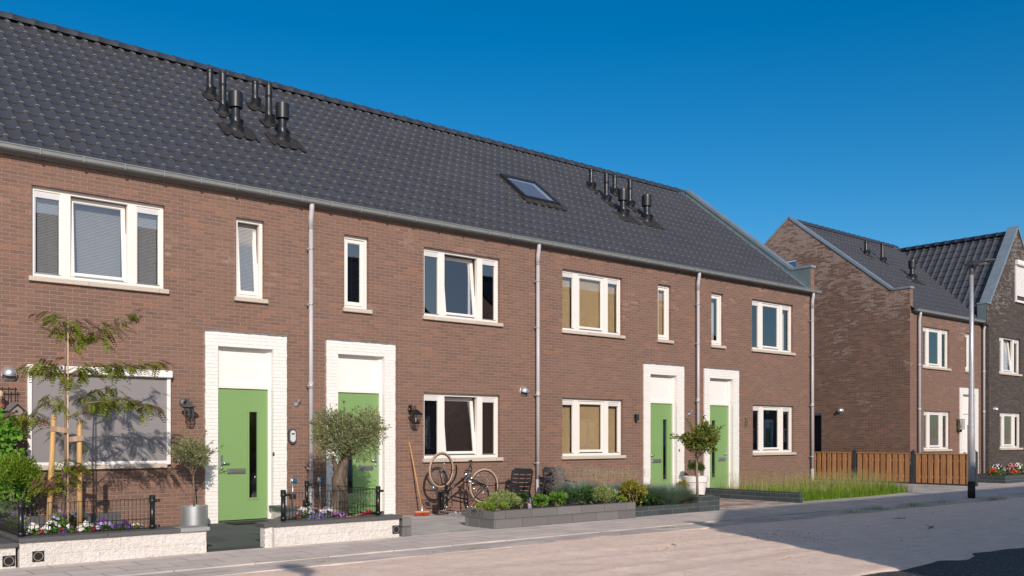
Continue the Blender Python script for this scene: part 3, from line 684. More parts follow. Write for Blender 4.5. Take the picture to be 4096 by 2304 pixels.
# parapet gable: brick upstand with zinc inner face and coping
def parapet(h, xl, xr, brickm, inner_left=True, slab0=None, ys=0.66, ztop=6.64, run=RY, apex=9.84, yback=8.75):
    """follows the roof slope from the front shoulder (y=ys) to the ridge and down behind"""
    p = MB(); sl_ = (apex - ztop + .02) / (run - ys)
    prof = [(.003, 5.872), (.003, ztop), (ys, ztop), (run, apex), (2 * run - ys, ztop), (2 * run - .05, ztop), (2 * run - .05, 5.86)]
    x0_ = xl + .012 if slab0 is None else slab0
    p.add([(x0_, a, b) for a, b in prof] + [(xr, a, b) for a, b in prof], [tuple(range(6, -1, -1)), tuple(range(7, 14))] + [(i, (i + 1) % 7, 7 + (i + 1) % 7, 7 + i) for i in range(7)])
    po = p.build("gable_parapet", brickm, h)
    z = MB(); low = [(a, b) for a, b in prof[1:6]]
    dn = [(.02, 5.9), (.02, ztop - .005), (ys, ztop - .005), (run, apex - .005), (run, apex - .5), (.3, 5.95)]
    za, zb = (xl + .006, xl - .008) if inner_left else (xr + .008, xr - .006)
    z.add([(za, a, b) for a, b in dn] + [(zb, a, b) for a, b in dn], [tuple(range(6)), tuple(range(11, 5, -1))] + [(i, (i + 1) % 6, 6 + (i + 1) % 6, 6 + i) for i in range(6)])
    z.build("inner_cladding", "zinc", po)
    c = MB(); xo0, xo1 = xl - .03, xr + .035
    segs = [((-.035, ztop), (ys - .01, ztop)), ((ys - .01, ztop), (run, apex)), ((run, apex), (2 * run - ys, ztop)), ((2 * run - ys, ztop), (2 * run, ztop))]
    for (a, b) in segs:
        a = Vector((0, *a)); b = Vector((0, *b)); d = b - a; n = Vector((0, -d.z, d.y)).normalized(); nn = max(1, int(d.length / 1.6))
        for q in range(nn):
            s0 = a + d * (q / nn) + d.normalized() * .003; s1 = a + d * ((q + 1) / nn) - d.normalized() * .003
            vs = []
            for xx in (xo0, xo1):
                for s_, up_ in ((s0, .03), (s1, .03), (s1, -.045), (s0, -.045)): vs.append(Vector((xx, s_.y, s_.z)) + n * up_)
            c.add(vs, [(0, 3, 2, 1), (4, 5, 6, 7), (0, 1, 5, 4), (2, 3, 7, 6), (1, 2, 6, 5), (3, 0, 4, 7)])
    c.build("coping", "zinc_light", po)
    return po
parapet(h4, 5.36, 5.56, "brown_brick")
zf = MB(); a = Vector((0, -.1, 5.86)); b = Vector((0, 4.7, 9.66)); zf.add([(5.10, a.y, a.z), (5.36, a.y, a.z), (5.36, b.y, b.z), (5.10, b.y, b.z)], [(0, 1, 2, 3)]); zf.box(5.105, 5.12, -.05, .02, 5.83, 5.9); zf.build("zinc_valley", "zinc", h4)
MB().quad((5.1, 4.7, 9.66), (5.36, 4.7, 9.66), (5.36, 9.4, 5.8), (5.1, 9.4, 5.8)).build("rear_valley", "zinc", h4)
# roof light on the third house
sk = empty("roof_light", (0, 0, 0)); sk.parent = [c for c in h3.children if c.name.startswith("roof") and "roof_" not in c.name.split(".")[0]][0]
bpy.data.objects.remove(sk)
def roof_of(h): return [c for c in h.children if c.name.split(".")[0] == "roof"][0]
def on_roof(h, x, y):            # point on the tiled slope in the house's own coordinates
    return Vector((x, y, 5.90 + (y) * 3.78 / 4.75 + .0))
def to_roof(h, o):               # keep world place while parenting to the roof part
    r_ = roof_of(h); o.parent = r_; o.matrix_parent_inverse = (Matrix.Translation(r_.location) @ r_.rotation_euler.to_matrix().to_4x4()).inverted(); return o
# roof light: frame standing proud, pane
s = MB(); RX0, RX1 = 1.17, 2.36; s0_, s1_ = 0.0, 1.24
ring_parts = ((RX0, RX0 + .09, 0, s1_), (RX1 - .09, RX1, 0, s1_), (RX0 + .09, RX1 - .09, 0, .09), (RX0 + .09, RX1 - .09, s1_ - .11, s1_))
for a, b, c, d in ring_parts: s.box(a, b, c, d, -.05, .13)
s.quad((RX0 + .08, .08, .118), (RX1 - .08, .08, .118), (RX1 - .08, s1_ - .1, .118), (RX0 + .08, s1_ - .1, .118), 1)
# flashing apron dressed over the tiles
n_ = 40; vs = []
for i in range(n_ + 1):
    x = RX0 - .12 + (RX1 - RX0 + .24) * i / n_; ph = ((x + 13.8) / TILE_W) % 1
    hgt = .062 + (.04 * math.exp(-((ph - .8) / .13) ** 2)); vs += [(x, .02, .1), (x, -.2 - .01 * math.sin(i), hgt + .02), (x, -.2 - .01 * math.sin(i), hgt - .005)]
fs = []
for i in range(n_): fs += [(3 * i + 1, 3 * i + 4, 3 * i + 3, 3 * i), (3 * i + 2, 3 * i + 5, 3 * i + 4, 3 * i + 1)]
s.add(vs, fs, 2, True)
s.box(RX0 + .1, RX1 - .24, .1, s1_ - .2, .02, .09, 3); s.box(RX1 - .24, RX1 - .09, .1, s1_ - .12, .02, .094, 4); s.box(RX0 + .1, RX1 - .24, s1_ - .2, s1_ - .12, .02, .094, 4); s.box(RX0 - .12, RX0 - .003, .0, s1_ + .05, .02, .075, 2); s.box(RX1 + .003, RX1 + .12, .0, s1_ + .05, .02, .075, 2)
sko = s.build("roof_light", ["dark_metal", "window_glass", "flashing_black", "screen_fabric", "vent_grey"], roof_of(h3))
sko.location = (0, 2.42, 0.0)
# vent pipes
def vent(h, x, y, kind, Hh, label=None):
    b = on_roof(h, x, y) + Vector((0, 0, .06)); mb = MB(); sl = Vector((0, math.cos(PITCH), math.sin(PITCH))); nn = Vector((0, -math.sin(PITCH), math.cos(PITCH)))
    big = kind == 'cap'; w2 = .36 if big else .2; dn = .42 if big else .26
    # lead-like skirt moulded over the tiles
    vs = []; n1, n2 = 18, 10
    for j in range(n2 + 1):
        for i in range(n1 + 1):
            u = -w2 + 2 * w2 * i / n1; v_ = -dn + (dn + .16) * j / n2; ph = ((x + u + h.location.x) / TILE_W) % 1
            hgt = .078 + .046 * math.exp(-((ph - .8) / .13) ** 2); cone = .15 * math.exp(-((u / .13) ** 2 + (v_ / .13) ** 2))
            k = .02 * math.sin(u * 17) if j == 0 else 0
            vs.append(on_roof(h, x, y) + Vector((u, 0, 0)) + sl * (v_ + k) + nn * max(hgt, cone))
    fs = [(j * (n1 + 1) + i, j * (n1 + 1) + i + 1, (j + 1) * (n1 + 1) + i + 1, (j + 1) * (n1 + 1) + i) for j in range(n2) for i in range(n1)]
    mb.add(vs, fs, 1, True)
    r = .084 if big else .066
    # slanted boot, collar, pipe
    q = Matrix.Rotation(PITCH * .55, 3, 'X')
    mb.lathe([(r * 2, .0), (r * 1.95, .03), (r * 1.75, .05), (r * 1.5, .1), (r * 1.2, .2)], b, 24, rot=Matrix.Rotation(PITCH, 3, 'X'))
    mb.lathe([(r * 1.25, .02), (r * 1.2, .16), (r * 1.12, .2), (r * 1.12, .24), (r, .26), (r, Hh)], b, 24)
    if big:
        mb.lathe([(r, Hh - .30), (r * 1.62, Hh - .3), (r * 1.66, Hh - .04), (r * 1.6, Hh), (r * 1.45, Hh + .005), (r * 1.45, Hh - .1), (0, Hh - .1)], b, 28, sharp=True)
        mb.tube([b + Vector((0, .03, .12)), b + Vector((.0, .14, .2)), b + Vector((0, .15, .05))], .05, 12)
    elif kind == 'ribbed':
        for zz in (.0, .02, .04): mb.lathe([(r, Hh - .3 + zz), (r * 1.1, Hh - .295 + zz), (r * 1.1, Hh - .285 + zz), (r, Hh - .28 + zz)], b, 24)
        mb.lathe([(r * 1.08, Hh - .25), (r * 1.08, Hh - .04), (r * .95, Hh), (r * .7, Hh + .002), (r * .7, Hh - .08), (0, Hh - .08)], b, 24, sharp=True)
        for k_ in range(10):
            an = k_ * math.pi / 5; c_, s_ = math.cos(an), math.sin(an); mb.box(b.x + c_ * r * 1.0 - .006, b.x + c_ * r * 1.0 + .006, b.y + s_ * r - .006, b.y + s_ * r + .006, b.z + Hh - .05, b.z + Hh + .012)
    else:
        for zz in (0, .018): mb.lathe([(r, Hh - .09 + zz), (r * 1.07, Hh - .085 + zz), (r * 1.07, Hh - .078 + zz), (r, Hh - .075 + zz)], b, 24)
        mb.lathe([(r * 1.03, Hh - .04), (r * 1.03, Hh), (r * .8, Hh + .003), (r * .8, Hh - .05), (0, Hh - .05)], b, 24)
    o = mb.build("vent_pipe", ["vent_black", "flashing_black"], h); to_roof(h, o)
    if label: o["label"] = label
for xa in (7.76, 8.76):
    hh, xo = (h1, xa - 2.68) if xa < 8 else (h2, xa - 8.24)
    vent(hh, xo, 3.38, 'plain', .56); vent(hh, xo, 2.72, 'ribbed', .83); vent(hh, xo, 2.10, 'cap', .73, "black vent pipe with wide drum cap")
for xa in (18.82, 19.78):
    hh, xo = (h3, xa - 13.8) if xa < 19 else (h4, xa - 19.36)
    vent(hh, xo, 3.28, 'plain', .58); vent(hh, xo, 2.68, 'ribbed', .8); vent(hh, xo, 2.05, 'cap', .72, "black vent pipe with wide drum cap")
# sun screen on the first house
ss = MB(); ss.bev(.83, 3.02, -.13, -.003, 2.53, 2.65, .012); ss.bev(.845, .905, -.07, -.003, 1.10, 2.53, .006); ss.bev(2.945, 3.005, -.07, -.003, 1.10, 2.53, .006)
scn = ss.build("sun_screen", "white_plastic", h1)
MB().box(.9, 2.95, -.042, -.038, 1.16, 2.54).build("screen_fabric", "screen_fabric", scn)
MB().bev(.9, 2.95, -.055, -.02, 1.115, 1.165, .006).build("bottom_bar", "white_plastic", scn)
# ------------------------------------------------------------------ brown corner house and the dark gabled house
hb = empty("corner_house", (30.72, 0, 0), 0, "brown brick house whose weathered gable faces the wooden fence", "house")
W2 = 5.56; ws = [(.9, 2.85, 4.0, 5.38), (.96, 2.92, 1.13, 2.47), (4.12, 4.6, 4.0, 5.38), (3.63, 5.13, 0, 3.37)]
mb = MB(); holes_wall(mb, 0, W2, -.08, 5.87, ws)
# gable with door and small window openings (local x=0 plane, y along), rising above the tiles
dy0, dy1, dz = 3.33, 4.25, 2.43; wy0, wy1, wz0, wz1 = 4.36, 5.2, 7.6, 8.22
def gp(*pts): mb.add([(0, a, b) for a, b in pts], [tuple(range(len(pts)))], 1)
def rz(y_):
    q = y_ if y_ < 4.7 else 9.4 - y_
    return 6.63 if q < .66 else 6.63 + (q - .66) * 3.19 / 4.04
gp((dy0, -.08), (0, -.08), (0, 5.9), (dy0, 5.9)); gp((dy1, dz), (dy0, dz), (dy0, 5.9), (dy1, 5.9)); gp((9.4, -.08), (dy1, -.08), (dy1, 5.9), (9.4, 5.9))
gp((wy0, 5.9), (0, 5.9), (0, 6.63), (.66, 6.63), (wy0, rz(wy0))); gp((wy1, 5.9), (wy0, 5.9), (wy0, wz0), (wy1, wz0)); gp((9.4, 5.9), (wy1, 5.9), (wy1, rz(wy1)), (8.74, 6.63), (9.4, 6.63))
gp((wy1, wz1), (wy0, wz1), (wy0, rz(wy0)), (4.7, 9.82), (wy1, rz(wy1)))
mb.quad((0, 0, 5.87), (.2, 0, 5.87), (.2, 0, 6.63), (0, 0, 6.63))
for a, b, c, d in ((dy0, dy1, -.08, dz), (wy0, wy1, wz0, wz1)):
    mb.quad((0, a, c), (.11, a, c), (.11, a, d), (0, a, d), 1); mb.quad((0, b, c), (0, b, d), (.11, b, d), (.11, b, c), 1); mb.quad((0, a, d), (.11, a, d), (.11, b, d), (0, b, d), 1)
for zz in (.02, 2.85, 5.75): mb.quad((.14, .13, zz), (W2, .13, zz), (W2, 9.3, zz), (.14, 9.3, zz), 2)
mb.quad((.2, 2.6, 0), (W2, 2.6, 0), (W2, 2.6, 5.9), (.2, 2.6, 5.9), 2); mb.quad((1.8, 2.6, 0), (1.8, 9.3, 0), (1.8, 9.3, 5.7), (1.8, 2.6, 5.7), 2)
mb.quad((0, 9.4, -.08), (0, 9.4, 5.75), (W2, 9.4, 5.75), (W2, 9.4, -.08), 0)
mb.build("wall", ["brown_brick", "weathered_brick", "interior_dark"], hb)
window(hb, *ws[0], inside=("curtain", "blind_white", [(.1, .3), (1.6, 1.8)])); window(hb, *ws[1], inside=("blind", "blind_dark", .4)); window(hb, *ws[2], triple=False)
portal(hb, 3.63, 5.13, 3.37, 3.87, 4.88, 3.15); door(hb, 3.87, 4.88, 3.15, True, "white_panel")
sd = MB(); yy = (dy0, dy1)
sd.box(.06, .12, dy0 + .001, dy0 + .06, .02, dz - .002); sd.box(.06, .12, dy1 - .06, dy1 - .001, .02, dz - .002); sd.box(.06, .12, dy0 + .06, dy1 - .06, dz - .07, dz - .002)
sd.build("side_door_frame", "galvanised", hb)
MB().box(.35, .39, dy0 + .06, dy1 - .06, .02, dz - .07).build("side_door", "interior_dark", hb)
sw = MB(); sw.box(.04, .1, wy0 + .001, wy0 + .07, wz0, wz1); sw.box(.04, .1, wy1 - .07, wy1, wz0, wz1); sw.box(.04, .1, wy0 + .07, wy1 - .07, wz1 - .07, wz1 - .001); sw.box(.04, .1, wy0 + .07, wy1 - .07, wz0, wz0 + .07)
swo = sw.build("gable_window", "white_paint", hb); MB().box(.065, .07, wy0 + .07, wy1 - .07, wz0 + .07, wz1 - .07).build("pane", "window_glass", swo)
r2 = link("roof", tile_mesh(8.0, SLEN, 30.72 / TILE_W), hb); r2.location = (0, -.13, 5.82); r2.rotation_euler = (PITCH, 0, 0)
MB().add([(0, 4.72, 9.6), (8, 4.72, 9.6), (8, 9.6, 5.75), (0, 9.6, 5.75)], [(0, 1, 2, 3)]).build("rear_roof_slope", "roof_tile", hb)
ridge_caps(r2, 0.2, 8.0, 0, 0); rc = r2.children[-1]; rc.location = Matrix.Rotation(-PITCH, 3, 'X') @ (Vector((0, RY, RZ)) - Vector((0, -.13, 5.82))); rc.rotation_euler = (-PITCH, 0, 0)
parapet(hb, 0.0, .2, "brown_brick", inner_left=False, slab0=.112)
g = MB(); prof = [(-.205, 5.905), (-.222, 5.905), (-.226, 5.893), (-.212, 5.88), (-.205, 5.835), (-.18, 5.815), (-.03, 5.82), (-.03, 5.83), (-.175, 5.825), (-.196, 5.845), (-.2, 5.88)]
g.add([(.14, a, b) for a, b in prof] + [(5.85, a, b) for a, b in prof], [(i, (i + 1) % 11, 11 + (i + 1) % 11, 11 + i) for i in range(11)]); g.box(.2, 5.5, -.028, -.004, 5.79, 5.87)
g.add([(.14, -.21, 5.82), (.14, -.03, 5.82), (.14, -.03, 5.89), (.14, -.21, 5.89)], [(0, 1, 2, 3)]); g.build("gutter", "gutter_grey", hb)
for px in (.47, 5.44):
    d = MB(); yy = -.095
    d.tube([(px, -.13, 5.82), (px, -.13, 5.74), (px, yy, 5.56), (px, yy, 0)], .046, 14)
    for zz in (4, 2.5): d.cyl((px, yy, zz - .05), (px, yy, zz + .05), .052)
    d.build("downpipe", "downpipe_grey", hb)
vent(hb, 3.05, 3.3, 'plain', .55)
for (vx, vy, vk, vh) in ((3.72, 3.0, 'plain', .75), (4.3, 2.1, 'cap', .72)): vent(hb, vx, vy, vk, vh)
bpy.data.objects.remove
# dark house: gable to the street
DX0, DXR, DX1, DY = 36.22, 38.77, 41.32, -.25
hd_ = empty("dark_gabled_house", (0, 0, 0), 0, "charcoal brick house with steep street gable and white roller shutter", "house")
SH, AP = 6.56, 9.72
mb = MB(); dws = [(37.12, 39.06, 4.02, 5.39), (37.17, 39.12, 1.14, 2.5)]
holes_wall(mb, DX0, DX1, -.08, SH, dws, y=DY)
mb.add([(DX0, DY, SH), (DX1, DY, SH), (DXR + .03, DY, AP - .1), (DXR - .03, DY, AP - .1)], [(0, 1, 2, 3)])
mb.quad((DX0, 0.4, -.08), (DX0, DY, -.08), (DX0, DY, SH), (DX0, .4, SH)); mb.quad((DX0, .04, SH), (DX0, DY, SH), (DXR - .03, DY, AP - .1), (DXR - .03, .04, AP - .1))
mb.quad((DX1, DY, -.08), (DX1, 9, -.08), (DX1, 9, SH), (DX1, DY, SH))
mb.quad((DX0, .02, SH - .4), (DX1, .02, SH - .4), (DXR + .02, .02, AP - .1), (DXR - .02, .02, AP - .1), 1)
for zz in (.02, 2.85, 5.75): mb.quad((DX0 + .02, DY + .13, zz), (DX1, DY + .13, zz), (DX1, 9.3, zz), (DX0 + .02, 9.3, zz), 1)
mb.quad((DX0, 3, 0), (DX1, 3, 0), (DX1, 3, 5.9), (DX0, 3, 5.9), 1)
mb.build("wall", ["dark_brick", "interior_dark"], hd_)
wA = window(hd_, *dws[0], tilt=T7, inside=("curtain", "curtain_white", [(.5, 1.4)])); wA.location.y = DY; wB = window(hd_, *dws[1], inside=("curtain", "blind_white", [(.1, .4), (.7, 1.0), (1.5, 1.8)])); wB.location.y = DY
sp_ = math.atan((9.55 - 6.3) / (DXR - DX0)); sl2 = math.hypot(DXR - DX0, 9.55 - 6.3)
r3 = link("roof", tile_mesh(6.2, sl2, .25, tw=.29, tl=.36, seed=5), hd_)
U = Vector((0, -1, 0)); S_ = Vector((math.cos(sp_), 0, math.sin(sp_))); Nn = U.cross(S_)
if Nn.x > 0: pass
M3 = Matrix((U, S_, Nn)).transposed().to_4x4(); r3.matrix_local = Matrix.Translation((DX0, 6.22, 6.26)) @ M3
MB().quad((DXR, 0, 9.56), (DX1, 0, 6.3), (DX1, 9, 6.3), (DXR, 9, 9.56)).build("rear_roof_slope", "roof_tile", hd_)
rcm = MB(); ridge_caps(hd_, .06, 6.2, DXR, 9.56, axis='y')
cp = MB()
for sx_, xa_, xb_ in ((-1, DX0 - .02, DXR), (1, DX1 + .02, DXR)):
    a = Vector((xa_ , 0, SH - .01)); b = Vector((xb_ + sx_ * .0, 0, AP + .08)); d = b - a; n = Vector((-abs(d.z) * sx_ * -1, 0, abs(d.x))).normalized()
    for q in range(4):
        s0 = a + d * (q / 4) + d.normalized() * .003; s1 = a + d * ((q + 1) / 4) - d.normalized() * .003; vs = []
        for yy_ in (DY - .04, .10):
            for s_, u_ in ((s0, .03), (s1, .03), (s1, -.05), (s0, -.05)): vs.append(Vector((s_.x, yy_, s_.z)) + n * u_)
        cp.add(vs, [(0, 3, 2, 1), (4, 5, 6, 7), (0, 1, 5, 4), (2, 3, 7, 6), (1, 2, 6, 5), (3, 0, 4, 7)])
cp.box(DX0 - .22, DX0 + .12, DY - .035, .1, SH - .02, SH + .03)
cp.build("coping", "zinc_light", hd_)
zz_ = MB(); zz_.box(DX0 - .2, DX0 + .0, DY + .02, .09, 5.85, SH - .02); zz_.quad((DX0 - .0, .105, 5.9), (DX0, .105, SH), (DXR, .105, AP), (DXR, .105, AP - .6)); zz_.build("shoulder_cladding", "zinc", hd_)
MB().box(DX0 - .19, DX0 - .003, DY - .001, .05, 5.75, SH - .03).build("shoulder", "dark_brick", hd_)
rs = MB(); rs.bev(38.5, 39.62, DY - .16, DY - .003, 8.26, 8.46, .02); rs.box(38.52, 38.59, DY - .06, DY - .003, 6.9, 8.26); rs.box(39.53, 39.6, DY - .06, DY - .003, 6.9, 8.26); rs.box(38.5, 39.62, DY - .08, DY - .003, 6.82, 6.9)
rso = rs.build("roller_shutter", "white_plastic", hd_)
sm_ = MB()
for i in range(24): sm_.bev(38.59, 39.53, DY - .045, DY - .02, 7.08 + i * .049, 7.08 + i * .049 + .046, .006)
sm_.build("shutter_slats", "shutter_white", rso)
# ------------------------------------------------------------------ houses across the street (they cast the street's shadow and stand in the window glass)
OG = "brick houses on the far side of the street"
def opp(x_right, lab, gr=False, gl=False, y=-17.1):
    return house("street_house", x_right, 5.56, lab, OG, [win(.9, 2.88, 'u'), win(4.1, 4.6, 'u', t=False), win(.9, 2.88, 'd')], (3.55, 5.08), (3.79, 4.8), True, y=y, rot=math.pi, gable_r='parapet' if gr else False)
oA = opp(13.01, "opposite terrace house whose gable throws the diagonal shadow", gr=True); parapet(oA, 5.36, 5.56, "brown_brick")
opp(18.57, "opposite terrace house, second from the shadow gable"); opp(24.13, "opposite terrace house beside the gap")
opp(34.2, "opposite terrace house just beyond the gap"); opp(39.76, "opposite terrace house second beyond the gap")
opp(45.3, "opposite terrace house farthest down the street")
for x_, l_ in ((74, "brick house at the left end of the next street's row"), (79.56, "brick house second in the next street's row"), (85.12, "brick house third in the next street's row"), (90.68, "brick house at the right end of the next street's row")): opp(x_, l_, y=-40)
# ------------------------------------------------------------------ garden walls and planters
def obox(mb, p, q, t0, t1, z0, z1, m=0):
    """box along p->q (2-D), side offsets t0..t1 to the left of the run"""
    a = Vector((p[0], p[1], 0)); b = Vector((q[0], q[1], 0)); d = (b - a).normalized(); n = Vector((-d.y, d.x, 0))
    vs = [a + n * t0, b + n * t0, b + n * t1, a + n * t1]; vs = [Vector((v.x, v.y, z0)) for v in vs] + [Vector((v.x, v.y, z1)) for v in vs]
    mb.add(vs, [(0, 3, 2, 1), (4, 5, 6, 7), (0, 1, 5, 4), (1, 2, 6, 5), (2, 3, 7, 6), (3, 0, 4, 7)], m)
def block_run(mb, p, q, z0, rows, bh, bl, thick, jit, m=0, gap=.0018, seed=1):
    rr = random.Random(seed); L = math.dist(p, q); d = ((q[0] - p[0]) / L, (q[1] - p[1]) / L)
    for r in range(rows):
        s = 0.0; first = True
        while s < L - 1e-3:
            l = bl * (rr.uniform(.55, 1.05)) if first else bl * rr.uniform(.9, 1.1); first = False; e = min(L, s + l)
            if L - e < .12: e = L
            j = rr.uniform(-jit, jit); A = (p[0] + d[0] * (s + gap), p[1] + d[1] * (s + gap)); B = (p[0] + d[0] * (e - gap * 0), p[1] + d[1] * (e - gap * 0))
            obox(mb, A, B, j, thick, z0 + r * bh, z0 + (r + 1) * bh - gap, m); s = e
def xz(mb, path, z, thick, m=0): pass
gA = MB(); block_run(gA, (2.70, -3.3), (4.98, -3.3), -.02, 2, .157, .55, .15, .006, seed=3); block_run(gA, (4.98, -3.28), (4.98, -2.6), -.02, 2, .157, .5, .14, .004, seed=4)
t = empty("garden_wall", (0, 0, 0), 0, "white split stone garden wall in front of the staked young tree", "garden wall", "low white stone garden walls")
gA.build("stone_courses", "split_limestone", t)
c = MB()
for a, b_, mt in ((2.69, 3.7, 0), (3.703, 4.62, 0), (4.623, 5.02, 1)): c.bev(a, b_ - .002, -3.335, -3.02, .295, .348, .006, mt)
c.bev(2.69, 2.99, -3.015, -.9, .295, .348, .006)
c.build("coping", ["granite_coping", "granite_light"], t)
MB().box(2.8, 4.4, -3.14, -.15, .0, .27).build("soil", "soil", t)
MB().box(2.8, 4.6, -.95, -.85, .0, .42).build("inner_edge", "granite_coping", t)
def pvc(par, x, z, wall_y=-3.3):
    p = MB(); rot_ = Matrix.Rotation(R(90), 3, 'X')
    p.lathe([(.055, -.12), (.055, .004), (.047, .004), (.047, -.12)], (x, wall_y - .006, z), 24, rot=Matrix.Rotation(R(90), 3, 'X'), sharp=True)
    p.lathe([(.0, .0), (.047, .0)], (x, wall_y + .0, z), 24, rot=rot_, m=1)
    p.box(x - .066, x + .066, wall_y - .0065, wall_y + .05, z - .066, z + .062, 2)
    o = p.build("drain_pipe_end", ["gutter_grey", "interior_dark", "soil"], par); return o
pvc(t, 2.905, .12)
gB = MB(); block_run(gB, (.2, -3.3), (2.66, -3.3), -.02, 2, .135, .5, .15, .006, seed=8)
t = empty("garden_wall", (0, 0, 0), 0, "lower white split stone garden wall cut by the left edge of the photo", "garden wall", "low white stone garden walls")
gB.build("stone_courses", "split_limestone", t); c = MB(); c.bev(.2, 2.685, -3.335, -3.0, .25, .3, .006); c.bev(2.4, 2.685, -2.995, -.8, .25, .3, .006); c.build("coping", "granite_coping", t)
MB().box(.3, 2.5, -3.14, -.15, .0, .22).build("soil", "soil", t); pvc(t, 2.586, .09)
gC = MB(); block_run(gC, (5.82, -3.3), (8.06, -3.3), -.02, 2, .152, .6, .15, .006, seed=12); block_run(gC, (5.98, -3.15), (5.84, -3.28), -.02, 2, .152, .5, .1, .004, seed=13)
block_run(gC, (7.5, -1.1), (5.9, -3.2), -.02, 2, .152, .5, .13, .004, seed=14); block_run(gC, (7.5, -.03), (7.5, -1.1), -.02, 2, .152, .5, .13, .004, seed=15)
t = empty("garden_wall", (0, 0, 0), 0, "white split stone garden wall under the flower bed of the olive tree", "garden wall", "low white stone garden walls")
gC.build("stone_courses", "split_limestone", t); c = MB(); c.bev(5.8, 6.9, -3.335, -3.02, .285, .338, .006); c.bev(6.903, 8.1, -3.335, -3.02, .285, .338, .006)
obox(c, (7.44, -1.1), (5.83, -3.2), 0, .24, .286, .336); obox(c, (7.44, -.04), (7.44, -1.1), 0, .24, .287, .337); c.build("coping", "granite_coping", t)
MB().add([(6.0, -3.14, .0), (8.05, -3.14, .0), (8.05, -.1, 0), (7.6, -.1, 0), (7.6, -1.1, 0), (6.0, -3.14, .27), (8.05, -3.14, .27), (8.05, -.1, .27), (7.6, -.1, .27), (7.6, -1.1, .27)], [(5, 6, 7, 8, 9), (1, 2, 7, 6), (0, 1, 6, 5), (2, 3, 8, 7)]).build("soil", "soil", t)
pvc(t, 8.0, .12)
c = MB(); c.bev(8.115, 8.28, -3.31, -3.19, -.02, .14, .008); c.bev(8.115, 8.28, -3.31, -3.19, .142, .29, .008)
tag(c.build("edging_block", "grey_block"), "short dark grey block stub at the right end of the olive bed wall", "edging block")
# grey planter
t = empty("planter", (0, 0, 0), 0, "long mid grey block planter in front of the plastic chairs", "planter", "block planters beside the pavement")
g = MB(); block_run(g, (9.95, -3.31), (13.45, -3.31), -.01, 2, .155, .62, .14, .002, seed=21); block_run(g, (9.95, -2.5), (9.95, -3.295), -.01, 2, .155, .4, .14, .002, seed=22); block_run(g, (13.45, -2.5), (10.1, -2.5), -.01, 2, .136, .6, .1, .002, seed=23)
g.build("blocks", "grey_block", t); MB().box(10.08, 13.43, -3.19, -2.58, .0, .265).build("soil", "soil", t)
t = empty("planter", (0, 0, 0), 0, "dark green block planter with raised corner box holding the small tree", "planter", "block planters beside the pavement")
g = MB(); block_run(g, (13.47, -3.2), (15.46, -3.2), -.01, 2, .1, .5, .12, .002, seed=31); block_run(g, (15.47, -3.2), (16.2, -3.2), -.01, 3, .108, .45, .12, .002, seed=32); block_run(g, (16.2, -3.19), (16.2, -2.4), -.01, 3, .108, .4, .12, .002, seed=33); block_run(g, (15.46, -2.45), (15.46, -3.08), .19, 1, .118, .4, .1, .001, seed=34); block_run(g, (16.2, -2.4), (15.5, -2.4), -.01, 3, .108, .4, .12, .002, seed=35)
g.build("blocks", "dark_green_block", t); m_ = MB(); m_.box(13.5, 15.5, -3.09, -.6, .0, .16); m_.box(15.5, 16.1, -3.09, -2.5, .0, .27); m_.box(12.55, 13.5, -2.38, -.6, 0, .15); m_.build("soil", "soil", t)
t = empty("low_wall", (0, 0, 0), 0, "dark green block edging wall running from the last green door to the pavement", "low wall")
g = MB(); block_run(g, (19.42, -.05), (19.42, -3.06), -.01, 3, .086, .46, .12, .0015, seed=41); g.build("blocks", "dark_green_block", t)
# ------------------------------------------------------------------ wire fences
def wire_fence(label, runs, posts, z0=.35, z1=.745, ph=.80):
    t = empty("wire_fence", (0, 0, 0), 0, label, "wire fence", "black wire mesh garden fences")
    for (x, y, pz) in posts:
        p = MB(); p.cyl((x, y, .33), (x, y, pz - .09), .034, n=16); p.lathe([(.038, pz - .1), (.04, pz - .005), (.034, pz), (0, pz + .002)], (x, y, 0), 16, sharp=True); po = p.build("post", "post_black", t)
        for zz in (z0 + .03, z1 - .03):
            k_ = MB(); k_.lathe([(.038, zz - .02), (.041, zz - .018), (.041, zz + .018), (.038, zz + .02)], (x, y, 0), 14); k_.bev(x + .03, x + .1, y - .012, y + .012, zz - .018, zz + .018, .005); k_.cyl((x + .06, y - .013, zz), (x + .06, y - .022, zz), .009, m=1)
            k_.build("clamp", ["post_black", "chrome"], po)
    for (p, q) in runs:
        m_ = MB(); L = math.dist(p, q); n = int(L / .052); r = .0035
        for i in range(n + 1):
            u = (i + .5) / (n + 1); x = p[0] + (q[0] - p[0]) * u; y = p[1] + (q[1] - p[1]) * u; m_.cyl((x, y, z0), (x, y, z1 + .01), r, n=5)
        for zz in (z0 + .01, z0 + .13, z1): 
            for o_ in (-.006, .006): m_.tube([(p[0], p[1] + o_, zz), (q[0], q[1] + o_, zz)], r * 1.1, 5)
        m_.build("mesh_panel", "post_black", t)
    return t
wire_fence("black wire mesh fence beside the stake of the young tree", [((2.79, -3.1), (4.3, -3.1)), ((2.76, -3.06), (2.76, -.5))], [(2.76, -3.1, .79), (4.33, -3.1, .79)])
wire_fence("black wire mesh fence round the olive tree bed", [((6.22, -3.1), (7.77, -3.1)), ((7.8, -3.06), (7.8, -.8))], [(6.2, -3.1, .79), (7.8, -3.1, .79), (7.8, -.77, .79)])
